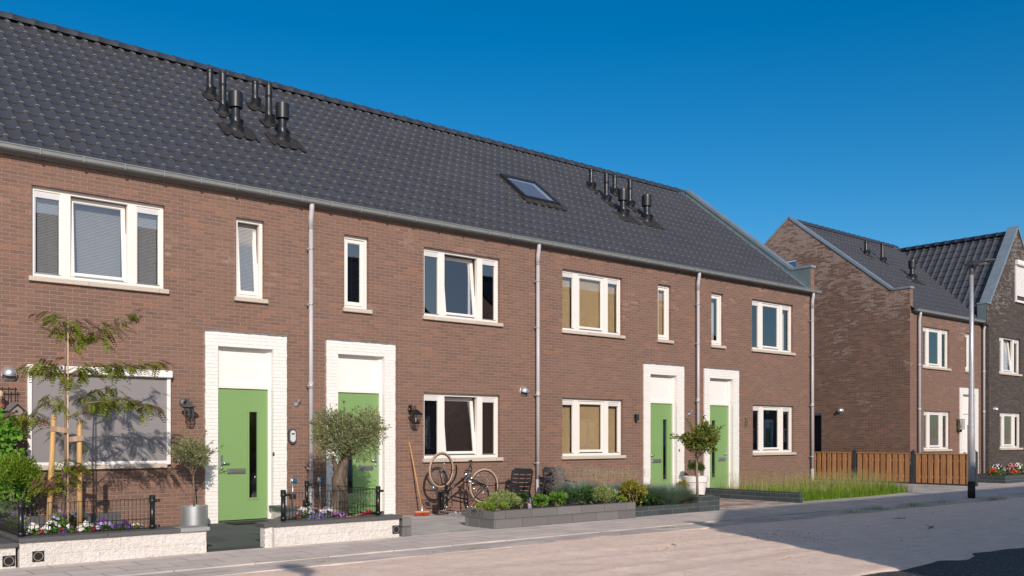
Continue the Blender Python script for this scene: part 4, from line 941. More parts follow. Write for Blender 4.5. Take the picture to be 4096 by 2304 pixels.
# ------------------------------------------------------------------ wooden fence
t = empty("wooden_fence", (30.3, 0, 0), 0, "honey brown board fence with dark concrete posts in front of the gable", "fence")
ys_ = [3.75, 1.78, -.32, -2.34]
for a, b_ in zip(ys_, ys_[1:]):
    y = a - .09; p = MB(); n = 9; wd = (a - b_ - .16) / n; i = 0
    for i in range(n):
        yy0 = a - .08 - wd * i; yy1 = yy0 - wd
        p.bev(-.035, -.012, yy1 + .03, yy0 - .03, .05, .99, .004)
    for i in range(n + 1):
        yy = a - .08 - wd * i
        if i in (0, n): continue
        p.bev(.022, .042, yy - .065, yy + .065, .05, .99, .004)
    for zz in (.22, .75): p.box(-.011, .021, b_ + .08, a - .08, zz, zz + .07)
    pb = p.build("board_panel", "fence_wood", t)
    MB().bev(-.05, .055, b_ + .075, a - .075, .992, 1.03, .006).build("top_rail", "fence_wood", pb)
    MB().box(-.02, .03, b_ + .07, a - .07, -.02, .048).build("gravel_board", "post_dark", pb)
for y in ys_:
    p = MB(); p.box(-.06, .06, y - .06, y + .06, -.05, 1.06); p.add([(-.07, y - .07, 1.06), (.07, y - .07, 1.06), (.07, y + .07, 1.06), (-.07, y + .07, 1.06), (-.0, y, 1.15)], [(0, 1, 4), (1, 2, 4), (2, 3, 4), (3, 0, 4), (0, 3, 2, 1)]); p.build("post", "post_dark", t)
# ------------------------------------------------------------------ street lamp
t = empty("street_lamp", (24.42, -4.82, 0), 0, "tall metal street lamp with black foot and flat head", "street lamp")
p = MB(); p.tube([(0, 0, .42), (0, 0, 1.6), (0, 0, 3.4), (0, 0, 5.75)], [.084, .078, .062, .045], 28); po = p.build("pole", "galvanised", t)
p = MB(); p.bev(-.03, .03, -.093, -.075, .75, 1.2, .01); p.build("service_hatch", "galvanised", po)
p = MB(); p.tube([(0, 0, -.02), (0, 0, .42)], [.092, .088], 28); p.lathe([(.088, .418), (.083, .424)], n=28); p.build("foot", "rubber", t)
p = MB(); p.lathe([(.047, 5.7), (.055, 5.72), (.06, 5.86), (.05, 5.95)], n=20)
hv = [(-.055, .16, 5.93), (.055, .16, 5.93), (.055, .16, 6.0), (-.055, .16, 6.0), (-.13, -.1, 5.93), (.13, -.1, 5.93), (.11, -.1, 6.04), (-.11, -.1, 6.04), (-.14, -.4, 5.98), (.14, -.4, 5.98), (.12, -.4, 6.05), (-.12, -.4, 6.05), (-.07, -.58, 6.0), (.07, -.58, 6.0), (.05, -.58, 6.03), (-.05, -.58, 6.03)]
fs = [(0, 3, 2, 1), (12, 13, 14, 15)] + [(o + i, o + (i + 1) % 4, o + 4 + (i + 1) % 4, o + 4 + i) for o in (0, 4, 8) for i in range(4)]
p.add(hv, fs); ho = p.build("lamp_head", "lantern_grey", t)
MB().box(-.09, .09, -.4, -.15, 5.945, 5.96).build("lens", "vent_grey", ho)
t2 = copy_tree(t); t2.location = (-.2, -16.95, 0); t2.rotation_euler = (0, 0, math.pi); t2["label"] = "unseen street lamp added on the near side of the road to shadow the kerb"; t2["group"] = "street lamps"; t["group"] = "street lamps"  # unseen lamp copy, added for the small shadow patch by the kerb
# ------------------------------------------------------------------ wall fittings
def hood(x, z, label, rz=0, y=0.0, s=1.0):
    t = empty("vent_hood", (x, y, z), rz, label, "vent hood", "steel vent hoods on the brick walls"); t.scale = (s, s, s)
    p = MB(); n = 22; prof = []; vs = []; fs = []
    # half shell: round plate below, bulging cowl above with an opening underneath
    p.lathe([(.105, .0), (.108, -.004), (.098, -.02), (.0, -.02)], (0, -.0, 0), 32, rot=Matrix.Rotation(R(-90), 3, 'X'))
    A_ = 14
    for i in range(A_ + 1):
        th = math.pi * i / A_ * .62      # from top to below centre
        for j in range(n + 1):
            ph = math.pi * j / n
            r_ = .1 * math.sin(ph); x_ = .1 * math.cos(ph)
            vs.append((x_, -.02 - r_ * math.sin(th) * 1.15, r_ * math.cos(th)))
    for i in range(A_):
        for j in range(n): o = i * (n + 1) + j; fs.append((o, o + 1, o + n + 2, o + n + 1))
    p.add(vs, fs, 0, True); p.build("cowl", "brushed_steel", t)
    q = MB(); 
    for k_ in range(4): q.box(-.07, .07, -.05, -.022, -.03 - k_ * .016, -.026 - k_ * .016)
    q.box(-.085, .085, -.0215, -.021, -.07, .0, 1); q.build("grille", ["galvanised", "interior_dark"], t)
    return t
hood(3.28, 2.5, "steel vent hood above the climbing plant", s=1.08); hood(13.45, 2.56, "steel vent hood left of the drainpipe beside the chairs", s=1.05)
hood(30.72, 2.5, "steel vent hood on the weathered gable above the wooden fence", rz=R(-90), y=2.57); hood(36.72, 2.6, "steel vent hood on the charcoal brick house", y=-.25)
# caged bulkhead lantern
t = empty("wall_lantern", (5.93, 0, 2.09), 0, "grey caged wall lantern above the potted olive", "wall lantern"); t.scale = (1.25, 1.25, 1.3)
p = MB(); p.lathe([(.0, .03), (.05, .03), (.062, .015), (.065, 0)], (0, 0, .03), 24, rot=Matrix.Rotation(R(90), 3, 'X')); p.tube([(0, -.02, .03), (0, -.1, .06), (0, -.16, .06), (0, -.18, .02)], .018, 12)
p.lathe([(.0, .05), (.03, .045), (.05, .0), (.105, -.02), (.108, -.028), (.05, -.024)], (0, -.18, 0), 28); p.lathe([(.062, -.028), (.066, -.045), (.06, -.045)], (0, -.18, 0), 24); p.build("bracket", "lantern_grey", t)
MB().lathe([(.05, -.04), (.052, -.12), (.045, -.17), (.025, -.195), (0, -.2)], (0, -.18, 0), 20).build("glass_jar", "lamp_glass", t)
p = MB()
for k_ in range(6):
    a = k_ * math.pi / 3; p.tube([(math.cos(a) * .062, -.18 + math.sin(a) * .062, -.04), (math.cos(a) * .064, -.18 + math.sin(a) * .064, -.14), (math.cos(a) * .045, -.18 + math.sin(a) * .045, -.19), (0, -.18, -.215)], .004, 5)
for zz in (-.07, -.13): p.torus((0, -.18, zz), .064, .004, 'z', 20, 5)
p.build("cage", "lantern_grey", t)
# carriage lantern
t = empty("wall_lantern", (10.47, 0, 2.1), 0, "black carriage lantern between green door and bicycle window", "wall lantern")
p = MB(); p.bev(-.04, .04, -.02, -.001, -.09, .09, .01); p.lathe([(0, .03), (.05, .02), (.055, 0)], (0, 0, 0), 18, rot=Matrix.Rotation(R(90), 3, 'X'))
p.tube([(0, -.02, -.04), (0, -.09, -.05), (0, -.14, .01), (0, -.17, .07), (0, -.21, .06), (0, -.21, -.02)], .009, 8); p.tube([(0, -.03, .06), (0, -.07, .1), (0, -.11, .07), (0, -.09, .03)], .006, 6); p.build("scroll_bracket", "black_plastic", t)
p = MB(); cyy = -.21
def frus(mb, r0, z0_, r1, z1_, m=0):
    vs = [(sx * r0, cyy + sy * r0, z0_) for sx, sy in ((-1, -1), (1, -1), (1, 1), (-1, 1))] + [(sx * r1, cyy + sy * r1, z1_) for sx, sy in ((-1, -1), (1, -1), (1, 1), (-1, 1))]
    mb.add(vs, [(0, 1, 5, 4), (1, 2, 6, 5), (2, 3, 7, 6), (3, 0, 4, 7)] + ([(4, 5, 6, 7)] if r1 < .05 else []), m)
frus(p, .1, -.09, .06, -.045); frus(p, .06, -.045, .02, -.0); frus(p, .1, -.105, .1, -.09); p.lathe([(.0, .03), (.012, .02), (.008, .0)], (0, cyy, 0), 10)
for sx, sy in ((-1, -1), (1, -1), (1, 1), (-1, 1)): p.tube([(sx * .086, cyy + sy * .086, -.1), (sx * .05, cyy + sy * .05, -.27)], .006, 5)
frus(p, .055, -.285, .055, -.265); p.box(-.055, .055, cyy - .055, cyy + .055, -.286, -.284); p.build("lantern_frame", "black_plastic", t)
p = MB(); frus(p, .05, -.27, .085, -.1); p.build("lantern_glass", "lamp_glass", t); MB().cyl((0, cyy, -.25), (0, cyy, -.16), .014).build("bulb", "bulb_glass", t)
p = MB(); p.lathe([(.0, .075), (.045, .075), (.048, .06), (.048, -.09), (.042, -.09)], (0, -.075, 0), 20, sharp=True); p.box(-.025, .025, -.05, 0, -.04, .05)
tag(p.build("wall_light", "black_plastic"), "small black cylinder wall light between beige blinds and green door", "wall light").location = (17.05, 0, 2.05)
t = empty("wall_lantern", (34.19, 0, 2.04), 0, "square black framed lantern beside the white front door", "wall lantern")
p = MB()
for sx in (-.095, .083):
    for sy in (-.22, -.05): p.box(sx, sx + .012, sy, sy + .012, -.2, .15)
p.box(-.1, .1, -.225, -.03, .15, .165); p.box(-.1, .1, -.225, -.03, -.21, -.2); p.box(-.05, .05, -.03, -.001, -.1, .1); p.cyl((0, -.13, -.3), (0, -.13, -.2), .04); p.build("lantern_frame", "black_plastic", t)
p = MB(); p.box(-.088, .088, -.212, -.05, -.19, .14); p.build("lantern_glass", "lamp_glass", t); MB().cyl((0, -.13, -.15), (0, -.13, 0), .02).build("bulb", "bulb_glass", t)
# door bells, holders, sockets
def bell(x, z, label, s=1.0):
    t = empty("door_bell", (x, 0, z), 0, label, "door bell"); t.scale = (s, s, s)
    def pill(mb, w_, h_, y0, y1):
        n = 10; ring_ = [(w_ * math.cos(a), (h_ - w_) + w_ * math.sin(a)) for a in [math.pi * i / n for i in range(n + 1)]] + [(w_ * math.cos(a), -(h_ - w_) + w_ * math.sin(a)) for a in [math.pi + math.pi * i / n for i in range(n + 1)]]
        mb.poly([(a, y1, b_) for a, b_ in ring_], (0, y0 - y1, 0))
    p = MB(); pill(p, .078, .14, -.001, -.05); p.build("backplate", "lantern_grey", t); p = MB(); pill(p, .05, .105, -.05, -.066); p.build("faceplate", "vent_grey", t)
    MB().bev(-.03, .03, -.07, -.0665, .03, .055, .004).build("camera_eye", "rubber", t)
bell(7.9, 1.57, "oval grey door bell beside the first green door"); 
t = empty("intercom", (19.13, 0, .86), 0, "small black intercom box between the last two green doors", "intercom")
p = MB(); p.bev(-.05, .05, -.05, -.001, -.1, .1, .012); p.build("housing", "rubber", t); MB().bev(-.032, .034, -.06, -.0505, -.07, .075, .008).build("faceplate", "aluminium", t); MB().bev(-.018, .018, -.064, -.0605, .02, .055, .004).build("button", "rubber", t)
def flagholder(x, z, label):
    t = empty("flag_holder", (x, 0, z), 0, label, "flag holder", "metal flag holders beside the drainpipes")
    p = MB(); p.bev(-.045, .045, -.006, -.001, -.05, .05, .002); p.build("plate", "aluminium", t)
    p = MB(); p.tube([(0, -.01, -.02), (.01, -.11, .1)], .022, 14, caps=False); p.tube([(.01, -.11, .1), (.0, -.01, -.02)], .018, 14, caps=False); p.build("socket", "galvanised", t)
flagholder(8.0, 2.15, "grey flag holder above the oval door bell"); flagholder(19.1, 2.15, "grey flag holder above the small intercom box")
for px, zz, lab in ((7.47, 1.25, "tiny black bell push on white bricks right of the first green door"), (18.62, 1.22, "tiny black bell push on white bricks right of the third green door")):
    p = MB(); p.bev(-.018, .018, -.012, 0, -.032, .032, .004); p.lathe([(0, .014), (.008, .013), (.008, .01)], n=12, rot=Matrix.Rotation(R(90), 3, 'X'), m=1)
    o = p.build("bell_push", ["rubber", "chrome"]); o.location = (px + .06, -.034, zz); tag(o, lab, "bell push")
def tapsock(x, z, label):
    t = empty("garden_light", (x, -.6, z), 0, label, "garden light", "small garden lights with blue caps"); t.scale = (.7, .7, .92)
    p = MB(); p.lathe([(0, .05), (.05, .045), (.055, .0), (.0, -.01)], (-.05, 0, 0), 16, rot=Matrix.Rotation(R(90), 3, 'Y')); p.cyl((0, 0, -.02), (0, 0, -z + .28), .012); p.build("holder", "aluminium", t)
    MB().lathe([(0, .1), (.05, .1), (.05, .0), (0, 0)], (.0, 0, 0), 16, rot=Matrix.Rotation(R(90), 3, 'Y'), sharp=True).build("blue_cap", "blue_cap", t)
tapsock(7.62, .79, "blue capped garden light left of the olive bed back post"); tapsock(8.15, .79, "blue capped garden light behind the olive trunk")
p = MB(); p.tube([(0, -.01, .12), (.03, -.03, .1), (.05, -.05, .02), (.02, -.05, -.07), (-.02, -.04, -.1), (-.045, -.04, -.04), (-.01, -.04, .02), (.02, -.03, .05)], .006, 6); p.box(-.01, .03, -.012, -.001, .1, .13)
o = p.build("loose_cable", "rubber"); o.location = (21.5, 0, 1.95); tag(o, "loose black cable loop hanging beside the last white portal", "cable")
# trellis, bird house, bells left
t = empty("trellis", (0, 0, 0), 0, "black metal rod trellis behind the climbing plant", "trellis")
p = MB()
for i in range(14): x = 2.2 + i * .088; p.cyl((x, -.12, .3), (x, -.12, 2.3), .007, n=6)
for zz in (2.255, 1.97, 1.5, 1.0): p.box(2.18, 3.37, -.14, -.125, zz, zz + .018)
p.build("rods", "post_black", t)
t = empty("bird_house", (3.29, -.28, 1.93), R(12), "weathered wooden bird house hanging above the climber", "bird house")
p = MB(); p.add([(-.09, -.08, -.14), (.09, -.08, -.14), (.09, -.08, .02), (0, -.08, .1), (-.09, -.08, .02), (-.09, .08, -.14), (.09, .08, -.14), (.09, .08, .02), (0, .08, .1), (-.09, .08, .02)], [(0, 1, 2, 3, 4), (9, 8, 7, 6, 5), (0, 4, 9, 5), (1, 6, 7, 2), (0, 5, 6, 1)]); p.lathe([(0, .083), (.022, .083)], (0, 0, -.0), 16, rot=Matrix.Rotation(R(90), 3, 'X'), m=1); p.box(-.1, .1, -.11, .09, -.155, -.14)
p.build("box", ["box_wood", "rubber"], t); p = MB(); p.poly([(-.13, -.12, .0), (0, -.12, .115), (0, -.12, .135), (-.145, -.12, .005)], (0, .22, 0)); p.poly([(.13, -.12, .0), (.145, -.12, .005), (0, -.12, .135), (0, -.12, .115)], (0, .22, 0)); p.build("roof", "roof_wood", t)
for i, (x, lab) in enumerate(((3.1, "terracotta hanging bell nearest the bird house"), (2.93, "terracotta hanging bell cut by the left edge of the photo"))):
    t = empty("garden_bell", (x, -.25, 2.0), 0, lab, "hanging bell", "terracotta bells on the trellis")
    b_ = MB(); b_.lathe([(.0, .12), (.02, .115), (.035, .08), (.05, .02), (.085, -.02), (.078, -.02), (.04, .02)], n=22, rot=Matrix.Rotation(R(-28), 3, 'Y')); b_.build("bell_cup", "terracotta", t)
    q = MB(); q.tube([(.03, 0, .11), (.02, .02, .2), (0, .1, .26)], .012, 7); q.lathe([(0, .24), (.03, .22), (.035, .17), (.02, .13), (0, .13)], (.02, 0, 0), 10); q.build("rope", "rope", t)
# ------------------------------------------------------------------ broom
t = empty("broom", (10.53, -.34, 0), 0, "wooden stick broom with red bristles leaning on the brick wall", "broom")
MB().tube([(-.0, 0, .13), (-.16, .31, 1.46)], .0145, 12).build("stick", "broom_wood", t)
p = MB(); p.lathe([(.022, .08), (.018, .2), (.016, .2)], (0, 0, 0), 14); p.build("ferrule", "galvanised", t)
p = MB(); p.bev(-.15, .15, -.03, .03, .065, .105, .01); p.build("head", "broom_wood", t)
L_ = Leaves(); k_ = 420; P_ = np.stack([rng.uniform(-.14, .14, k_), rng.uniform(-.028, .028, k_), np.full(k_, .068)], 1); D_ = np.stack([P_[:, 0] * 1.6 + rng.normal(0, .1, k_), P_[:, 1] * 4 + rng.normal(0, .1, k_), np.full(k_, -1.)], 1); L_.blades(P_, D_, .07, .0, .006); L_.build("bristles", "red_bristle", t); t.rotation_euler = (0, 0, R(-15))
# ------------------------------------------------------------------ bicycle standing on saddle and handlebar
B = empty("bicycle", (0, -.6, 0), 0, "black bicycle with tan tyres standing upside down against the wall", "bicycle")
def wheel(c, yaw, lab):
    w_ = empty("wheel", c, 0); w_.parent = B; w_.rotation_euler = (R(2), 0, yaw); R0 = .335
    # parts of the wheel as one mesh each
    p = MB(); p.torus((0, 0, 0), R0, .021, 'y', 64, 10); ty = p.build("tyre", "tyre_tan", w_)
    p = MB(); p.torus((0, 0, 0), R0 - .028, .011, 'y', 64, 8)
    p.cyl((0, -.04, 0), (0, .04, 0), .02, n=14, m=1); rr = random.Random(int(c[0] * 10))
    for i in range(32):
        a = 2 * math.pi * i / 32; b_ = a + (.5 if (i // 2) % 2 else -.5); s_ = .03 if i % 2 else -.03
        p.tube([(.02 * math.cos(b_), s_, .02 * math.sin(b_)), ((R0 - .03) * math.cos(a), 0, (R0 - .03) * math.sin(a))], .0016, 4, m=1)
    p.build("rim", ["rubber", "chrome"], w_); return w_
W1 = (10.81, 0, .91); W2_ = (11.88, 0, .56)
wheel(W1, R(12), 'f'); wheel(W2_, R(-4), 'r')
fr = MB(); T = lambda pts, r, mb=fr, m=0: mb.tube([(x, y, z) for x, y, z in pts], r, 10, m)
BBk = (11.44, 0, .77); HT0, HT1 = (10.935, 0, .52), (10.945, 0, .2); SE = (11.465, 0, .17)
T([HT0, HT1], .021); T([(10.95, 0, .47), (11.2, 0, .62), BBk], .022); T([(10.95, 0, .41), (11.45, 0, .30)], .0155); T([(10.96, 0, .34), (11.455, 0, .22)], .0155); T([BBk, (11.455, 0, .35), SE], .016)
for s_ in (-.055, .055):
    T([(11.44, s_ * .4, .75), (11.6, s_, .68), (11.88, s_, .57)], .011); T([(11.88, s_, .56), (11.6, s_, .34), (11.46, s_ * .4, .24)], .009)
    T([(10.81, s_, .91), (10.86, s_, .66), (10.93, s_ * .7, .545)], .013)
T([(10.93, -.045, .545), (10.93, .045, .545)], .016); fr.build("frame", "black_plastic", B)
p = MB(); T([(10.945, 0, .22), (10.93, 0, .11)], .014, p); T([(10.93, -.02, .11), (10.9, -.12, .1), (10.95, -.26, .09), (11.12, -.3, .04)], .012, p); T([(10.93, .02, .11), (10.86, .1, .1), (10.93, .24, .09), (11.05, .28, .04)], .012, p); T([(11.08, -.3, .05), (11.26, -.3, .02)], .017, p, 1); T([(11.02, .28, .05), (11.18, .28, .02)], .017, p, 1)
T([(10.98, -.27, .085), (11.06, -.33, .06), (11.18, -.33, .045)], .006, p); p.build("handlebar", ["chrome", "saddle_brown"], B)
p = MB(); p.add([(11.34, -.02, .1), (11.34, .02, .1), (11.5, -.07, .1), (11.5, .07, .1), (11.66, -.1, .1), (11.66, .1, .1), (11.36, -.015, .055), (11.36, .015, .055), (11.5, -.05, .045), (11.5, .05, .045), (11.65, -.09, .035), (11.65, .09, .035)],
     [(0, 1, 3, 2), (2, 3, 5, 4), (6, 8, 9, 7), (8, 10, 11, 9), (0, 2, 8, 6), (2, 4, 10, 8), (1, 7, 9, 3), (3, 9, 11, 5), (4, 5, 11, 10), (0, 6, 7, 1)], 0, True); T([(11.45, 0, .18), (11.46, 0, .1)], .014, p, 1)
for yy in (-.05, .05): p.tube([(11.6, yy, .1), (11.61, yy, .14), (11.61, yy, .17)], .014, 8, 1)
p.build("saddle", ["saddle_brown", "chrome"], B)
p = MB(); p.torus((11.44, -.05, .77), .088, .006, 'y', 36, 6); p.lathe([(.0, 0), (.02, 0)], (11.44, -.05, .77), 12, rot=Matrix.Rotation(R(90), 3, 'X'))
for k_ in range(5): a = k_ * 2 * math.pi / 5; p.tube([(11.44, -.05, .77), (11.44 + .086 * math.cos(a), -.05, .77 + .086 * math.sin(a))], .007, 5)
p.torus((11.88, -.05, .565), .045, .006, 'y', 24, 6); p.cyl((11.44, -.07, .77), (11.44, .07, .77), .02)
p.tube([(11.44, -.05, .858), (11.88, -.05, .61)], .005, 5); p.tube([(11.44, -.05, .682), (11.88, -.05, .52)], .005, 5)
p.tube([(11.44, -.07, .77), (11.37, -.08, .9)], .009, 6); p.tube([(11.44, .07, .77), (11.51, .08, .64)], .009, 6); cr = p.build("chainset", "chrome", B)
p = MB(); p.bev(11.32, 11.42, -.17, -.085, .885, .905, .006); p.bev(11.46, 11.56, .085, .17, .63, .65, .006); p.build("pedals", "rubber", B)
p = MB(); T([(11.5, -.03, .79), (11.5, -.08, .93), (11.43, -.13, .99), (11.415, -.15, 1.08)], .013, p); T([(11.5, .03, .79), (11.54, .08, .91), (11.62, .12, .98), (11.64, .14, 1.06)], .013, p); T([(11.38, -.15, 1.085), (11.45, -.15, 1.085)], .012, p); T([(11.6, .14, 1.06), (11.68, .14, 1.07)], .012, p); T([(11.5, -.08, .93), (11.52, 0, .9), (11.54, .08, .91)], .013, p); p.build("kickstand", "dark_metal", B)
p = MB()
for yy in (-.16, -.08, 0, .08, .16): T([(10.5, yy, .525), (10.92, yy, .5)], .006, p)
T([(10.5, -.17, .52), (10.5, .17, .52)], .008, p); T([(10.5, -.17, .52), (10.93, -.17, .5), (10.95, -.17, .2)], .008, p); T([(10.5, .17, .52), (10.93, .17, .5)], .008, p); T([(10.92, -.17, .5), (10.92, .17, .5)], .008, p)
for q_ in (.44, .36, .28): T([(10.72, -.14, q_), (10.94, -.14, q_)], .006, p)
T([(10.72, -.14, .48), (10.72, -.14, .17), (10.94, -.14, .17)], .009, p); p.box(10.74, 10.87, -.02, .03, .12, .48); p.build("front_carrier", "black_plastic", B)
p = MB(); p.lathe([(0, .05), (.03, .045), (.036, .0), (.025, -.05), (0, -.06)], (10.57, -.09, .57), 16, rot=Matrix.Rotation(R(-70), 3, 'Y')); p.build("headlight", "chrome", B)
p = MB(); p.bev(11.42, 11.5, -.08, -.05, .895, .912, .004); p.bev(11.29, 11.32, -.03, -.01, .63, .65, .003); p.build("reflector", "amber", B)
for c, a0, a1 in (((10.81, 0, .91), -2.9, .25), ((11.88, 0, .56), -2.0, .3)):
    p = MB(); ring_ = []; n = 20
    for i in range(n + 1): a = a0 + (a1 - a0) * i / n; ring_.append((a, .372))
    vs = [(c[0] + r_ * math.cos(a), yy, c[2] + r_ * math.sin(a)) for a, r_ in ring_ for yy in (-.028, .028)]; p.add(vs, [(2 * i, 2 * i + 1, 2 * i + 3, 2 * i + 2) for i in range(n)], 0, True)
    for s_ in (-.03, .03): p.tube([(c[0], s_ * 1.6, c[2]), (c[0] + .37 * math.cos(a1 - .3), s_, c[2] + .37 * math.sin(a1 - .3))], .0035, 5); p.tube([(c[0], s_ * 1.6, c[2]), (c[0] + .37 * math.cos(a0 + .9), s_, c[2] + .37 * math.sin(a0 + .9))], .0035, 5)
    p.build("mudguard", "black_plastic", B)
# ------------------------------------------------------------------ plastic garden chairs
def chair(loc, rz_, label):
    t = empty("garden_chair", loc, rz_, label, "garden chair", "dark plastic garden chairs against the wall")
    s = MB(); n = 8
    for i in range(n):
        y0 = -.26 + i * .06; zc = .405 - .02 * math.sin(i / 7 * math.pi) - i * .002
        if i == 0: s.bev(-.25, .25, y0, y0 + .055, zc - .05, zc + .01, .012)
        else: s.bev(-.235, .235, y0, y0 + .052, zc - .018, zc, .006)
    s.bev(-.255, -.225, -.25, .24, .36, .41, .008); s.bev(.225, .255, -.25, .24, .36, .41, .008); s.build("seat", "chair_plastic", t)
    b_ = MB(); th = R(17); up = Vector((0, math.sin(th), math.cos(th))); nn = Vector((0, math.cos(th), -math.sin(th))); base = Vector((0, .2, .38))
    def slab(u0, u1, v0, v1, k0=.008, tk=.014):
        m_ = 10; vs = []; fs = []
        for j in range(m_ + 1):
            u = u0 + (u1 - u0) * j / m_; cur = .035 * (1 - (u / .26) ** 2)
            for v_ in (v0, v1):
                for d_ in (0, tk): vs.append(base + Vector((u, 0, 0)) + up * v_ + nn * (cur + d_))
        for j in range(m_): o = 4 * j; fs += [(o, o + 4, o + 6, o + 2), (o + 1, o + 3, o + 7, o + 5), (o, o + 1, o + 5, o + 4), (o + 2, o + 6, o + 7, o + 3)]
        fs += [(0, 2, 3, 1), (4 * m_, 4 * m_ + 1, 4 * m_ + 3, 4 * m_ + 2)]; b_.add(vs, fs)
    for i, (v0, v1) in enumerate(((.0, .062), (.086, .148), (.172, .234), (.258, .32), (.344, .406))): slab(-.205, .205, v0, v1)
    slab(-.235, .235, .43, .50); slab(-.225, .225, .50, .535); slab(-.2, .2, .535, .552)
    for sx in (-1, 1): slab(sx * .24 - .02, sx * .24 + .02, -.02, .5, tk=.022) if sx < 0 else slab(.22, .26, -.02, .5, tk=.022)
    for u in (-.08, .08): slab(u - .012, u + .012, .0, .44, tk=.02)
    b_.build("backrest", "chair_plastic", t)
    for sx in (-1, 1):
        a = MB(); pts = [(sx * .27, -.27, .60), (sx * .285, -.2, .615), (sx * .285, -.05, .605), (sx * .275, .12, .61), (sx * .255, .28, .625)]
        vs = []; 
        for (x, y, z) in pts: vs += [(x - .03, y, z), (x + .03, y, z), (x - .026, y, z - .022), (x + .026, y, z - .022)]
        fs = []
        for j in range(4): o = 4 * j; fs += [(o, o + 1, o + 5, o + 4), (o + 2, o + 6, o + 7, o + 3), (o, o + 4, o + 6, o + 2), (o + 1, o + 3, o + 7, o + 5)]
        fs += [(0, 2, 3, 1), (16, 17, 19, 18)]; a.add(vs, fs, 0, False); a.build("armrest", "chair_plastic", t)
        l = MB()
        def leg(p0, p1, w0, w1):
            vs = []
            for (p, w_) in ((p0, w0), (p1, w1)):
                for dx, dy_ in ((-w_, -w_ * .7), (w_, -w_ * .7), (w_, w_ * .7), (-w_, w_ * .7)): vs.append((p[0] + dx, p[1] + dy_, p[2]))
            l.add(vs, [(3, 2, 1, 0), (4, 5, 6, 7), (0, 1, 5, 4), (1, 2, 6, 5), (2, 3, 7, 6), (3, 0, 4, 7)])
        leg((sx * .29, -.29, 0), (sx * .26, -.26, .4), .022, .03); leg((sx * .26, -.26, .4), (sx * .275, -.25, .6), .022, .016); l.build("leg", "chair_plastic", t)
        l = MB(); leg((sx * .28, .34, 0), (sx * .25, .2, .4), .022, .028); l.build("leg", "chair_plastic", t)
    return t
chair((12.5, -.8, 0), R(-72), "dark plastic garden chair turned towards the bicycle"); chair((13.74, -.84, 0), R(-24), "dark plastic garden chair facing the street right of the drainpipe")
# ------------------------------------------------------------------ pots
t = empty("steel_pot", (5.88, -.55, .075), 0, "round brushed steel pot holding the clipped olive", "pot")
MB().lathe([(.0, .0), (.22, .0), (.225, .36), (.22, .365), (.205, .36), (.205, .32)], n=48, sharp=True).build("pot_wall", "brushed_steel", t); MB().lathe([(0, .335), (.2, .325)], n=24).build("potting_soil", "soil", t)
t = empty("white_pot", (18.62, -.62, .07), 0, "big white flower pot holding the clipped box ball", "pot")
MB().lathe([(.0, .0), (.205, .0), (.262, .36), (.298, .365), (.31, .5), (.3, .508), (.285, .49), (.26, .3)], n=56, sharp=True).build("pot_wall", "pot_white", t); MB().lathe([(0, .46), (.27, .45)], n=24).build("potting_soil", "soil", t)
# ------------------------------------------------------------------ vegetation
def norm(a): return a / (np.linalg.norm(a, axis=-1, keepdims=True) + 1e-9)
def limb(mb, a, b_, r0, r1, wob=.04, n=6, m=0):
    a = Vector(a); b_ = Vector(b_); L = (b_ - a).length; pts = []; rs = []
    for i in range(n + 1):
        u = i / n; q = a.lerp(b_, u) + Vector((random.uniform(-1, 1), random.uniform(-1, 1), random.uniform(-.5, .5))) * wob * L * math.sin(math.pi * u); pts.append(q); rs.append(r0 + (r1 - r0) * u)
    mb.tube(pts, rs, 8, m); return pts
# --- young locust with bamboo cane
TX, TY = 3.57, -1.9
t = empty("young_tree", (TX, TY, .27), 0, "young locust tree with feathery drooping leaves tied to two stakes", "tree")
b = MB(); zt = 2.95
b.tube([(-.03, .02, 0), (0, .0, .6), (.01, .01, 1.3), (.0, .0, 2.1), (.03, .0, zt)], [.024, .021, .018, .014, .007], 8)
FR = Leaves()
def frond(P, D, L=.22, n=10, m=0, droop=.5):
    P = np.array(P, float); D = norm(np.array(D, float)); S = norm(np.cross(D, [0, 0, 1.])); pts = []
    for i in range(n + 1):
        u = i / n; q = P + D * L * u + np.array([0, 0, -1]) * L * droop * u * u; pts.append(q)
    pts = np.array(pts); T_ = norm(np.gradient(pts, axis=0)); sz = L * .28 * np.sin(np.pi * (np.arange(1, n + 1) / (n + 1.2))) ** .6
    for sg in (1, -1):
        Dl = norm(S * sg + T_[1:] * .45 + np.array([0, 0, -.18])); Sl = norm(np.cross(Dl, np.cross(T_[1:], S * sg) + 1e-6)); FR.rhomb(pts[1:], Dl, Sl, sz * 1.1, sz * .42, m)
    FR.rhomb(pts[-1:], T_[-1:], norm(np.cross(T_[-1:], [[0, 0, 1.]])), L * .12, L * .05, m)
    k = n; FR.rhomb(pts[:1], norm(pts[-1:] - pts[:1]), S[None], L * .95, .004, m)
def spray(a, c, n, brown=.15, r=.07, L=.22):
    """a branch from a to c carrying fronds along it; coordinates (X, Z, y-offset) in the tree's plane"""
    A = np.array([a[0] - TX, a[2] if len(a) > 2 else 0, a[1] - .27]); C_ = np.array([c[0] - TX, c[2] if len(c) > 2 else 0, c[1] - .27])
    pts = limb(b, A, C_, .012, .004, .05)
    for i in range(int(n * 1.5)):
        u = random.uniform(.1, 1.05) ** .8; q = A + (C_ - A) * min(u, 1); q = q + np.array([random.gauss(0, r * .8), random.gauss(0, r), random.gauss(0, r * .35)])
        D = np.array([random.gauss(0, .8) + .4 * np.sign(C_[0] - A[0]), random.gauss(0, .8), random.uniform(-.35, .3)]); br = u > .9 and random.random() < brown * 4
        frond(q, D, L * random.uniform(.7, 1.15), 9, 1 if br or random.random() < brown * .4 else 0, random.uniform(.25, .75))
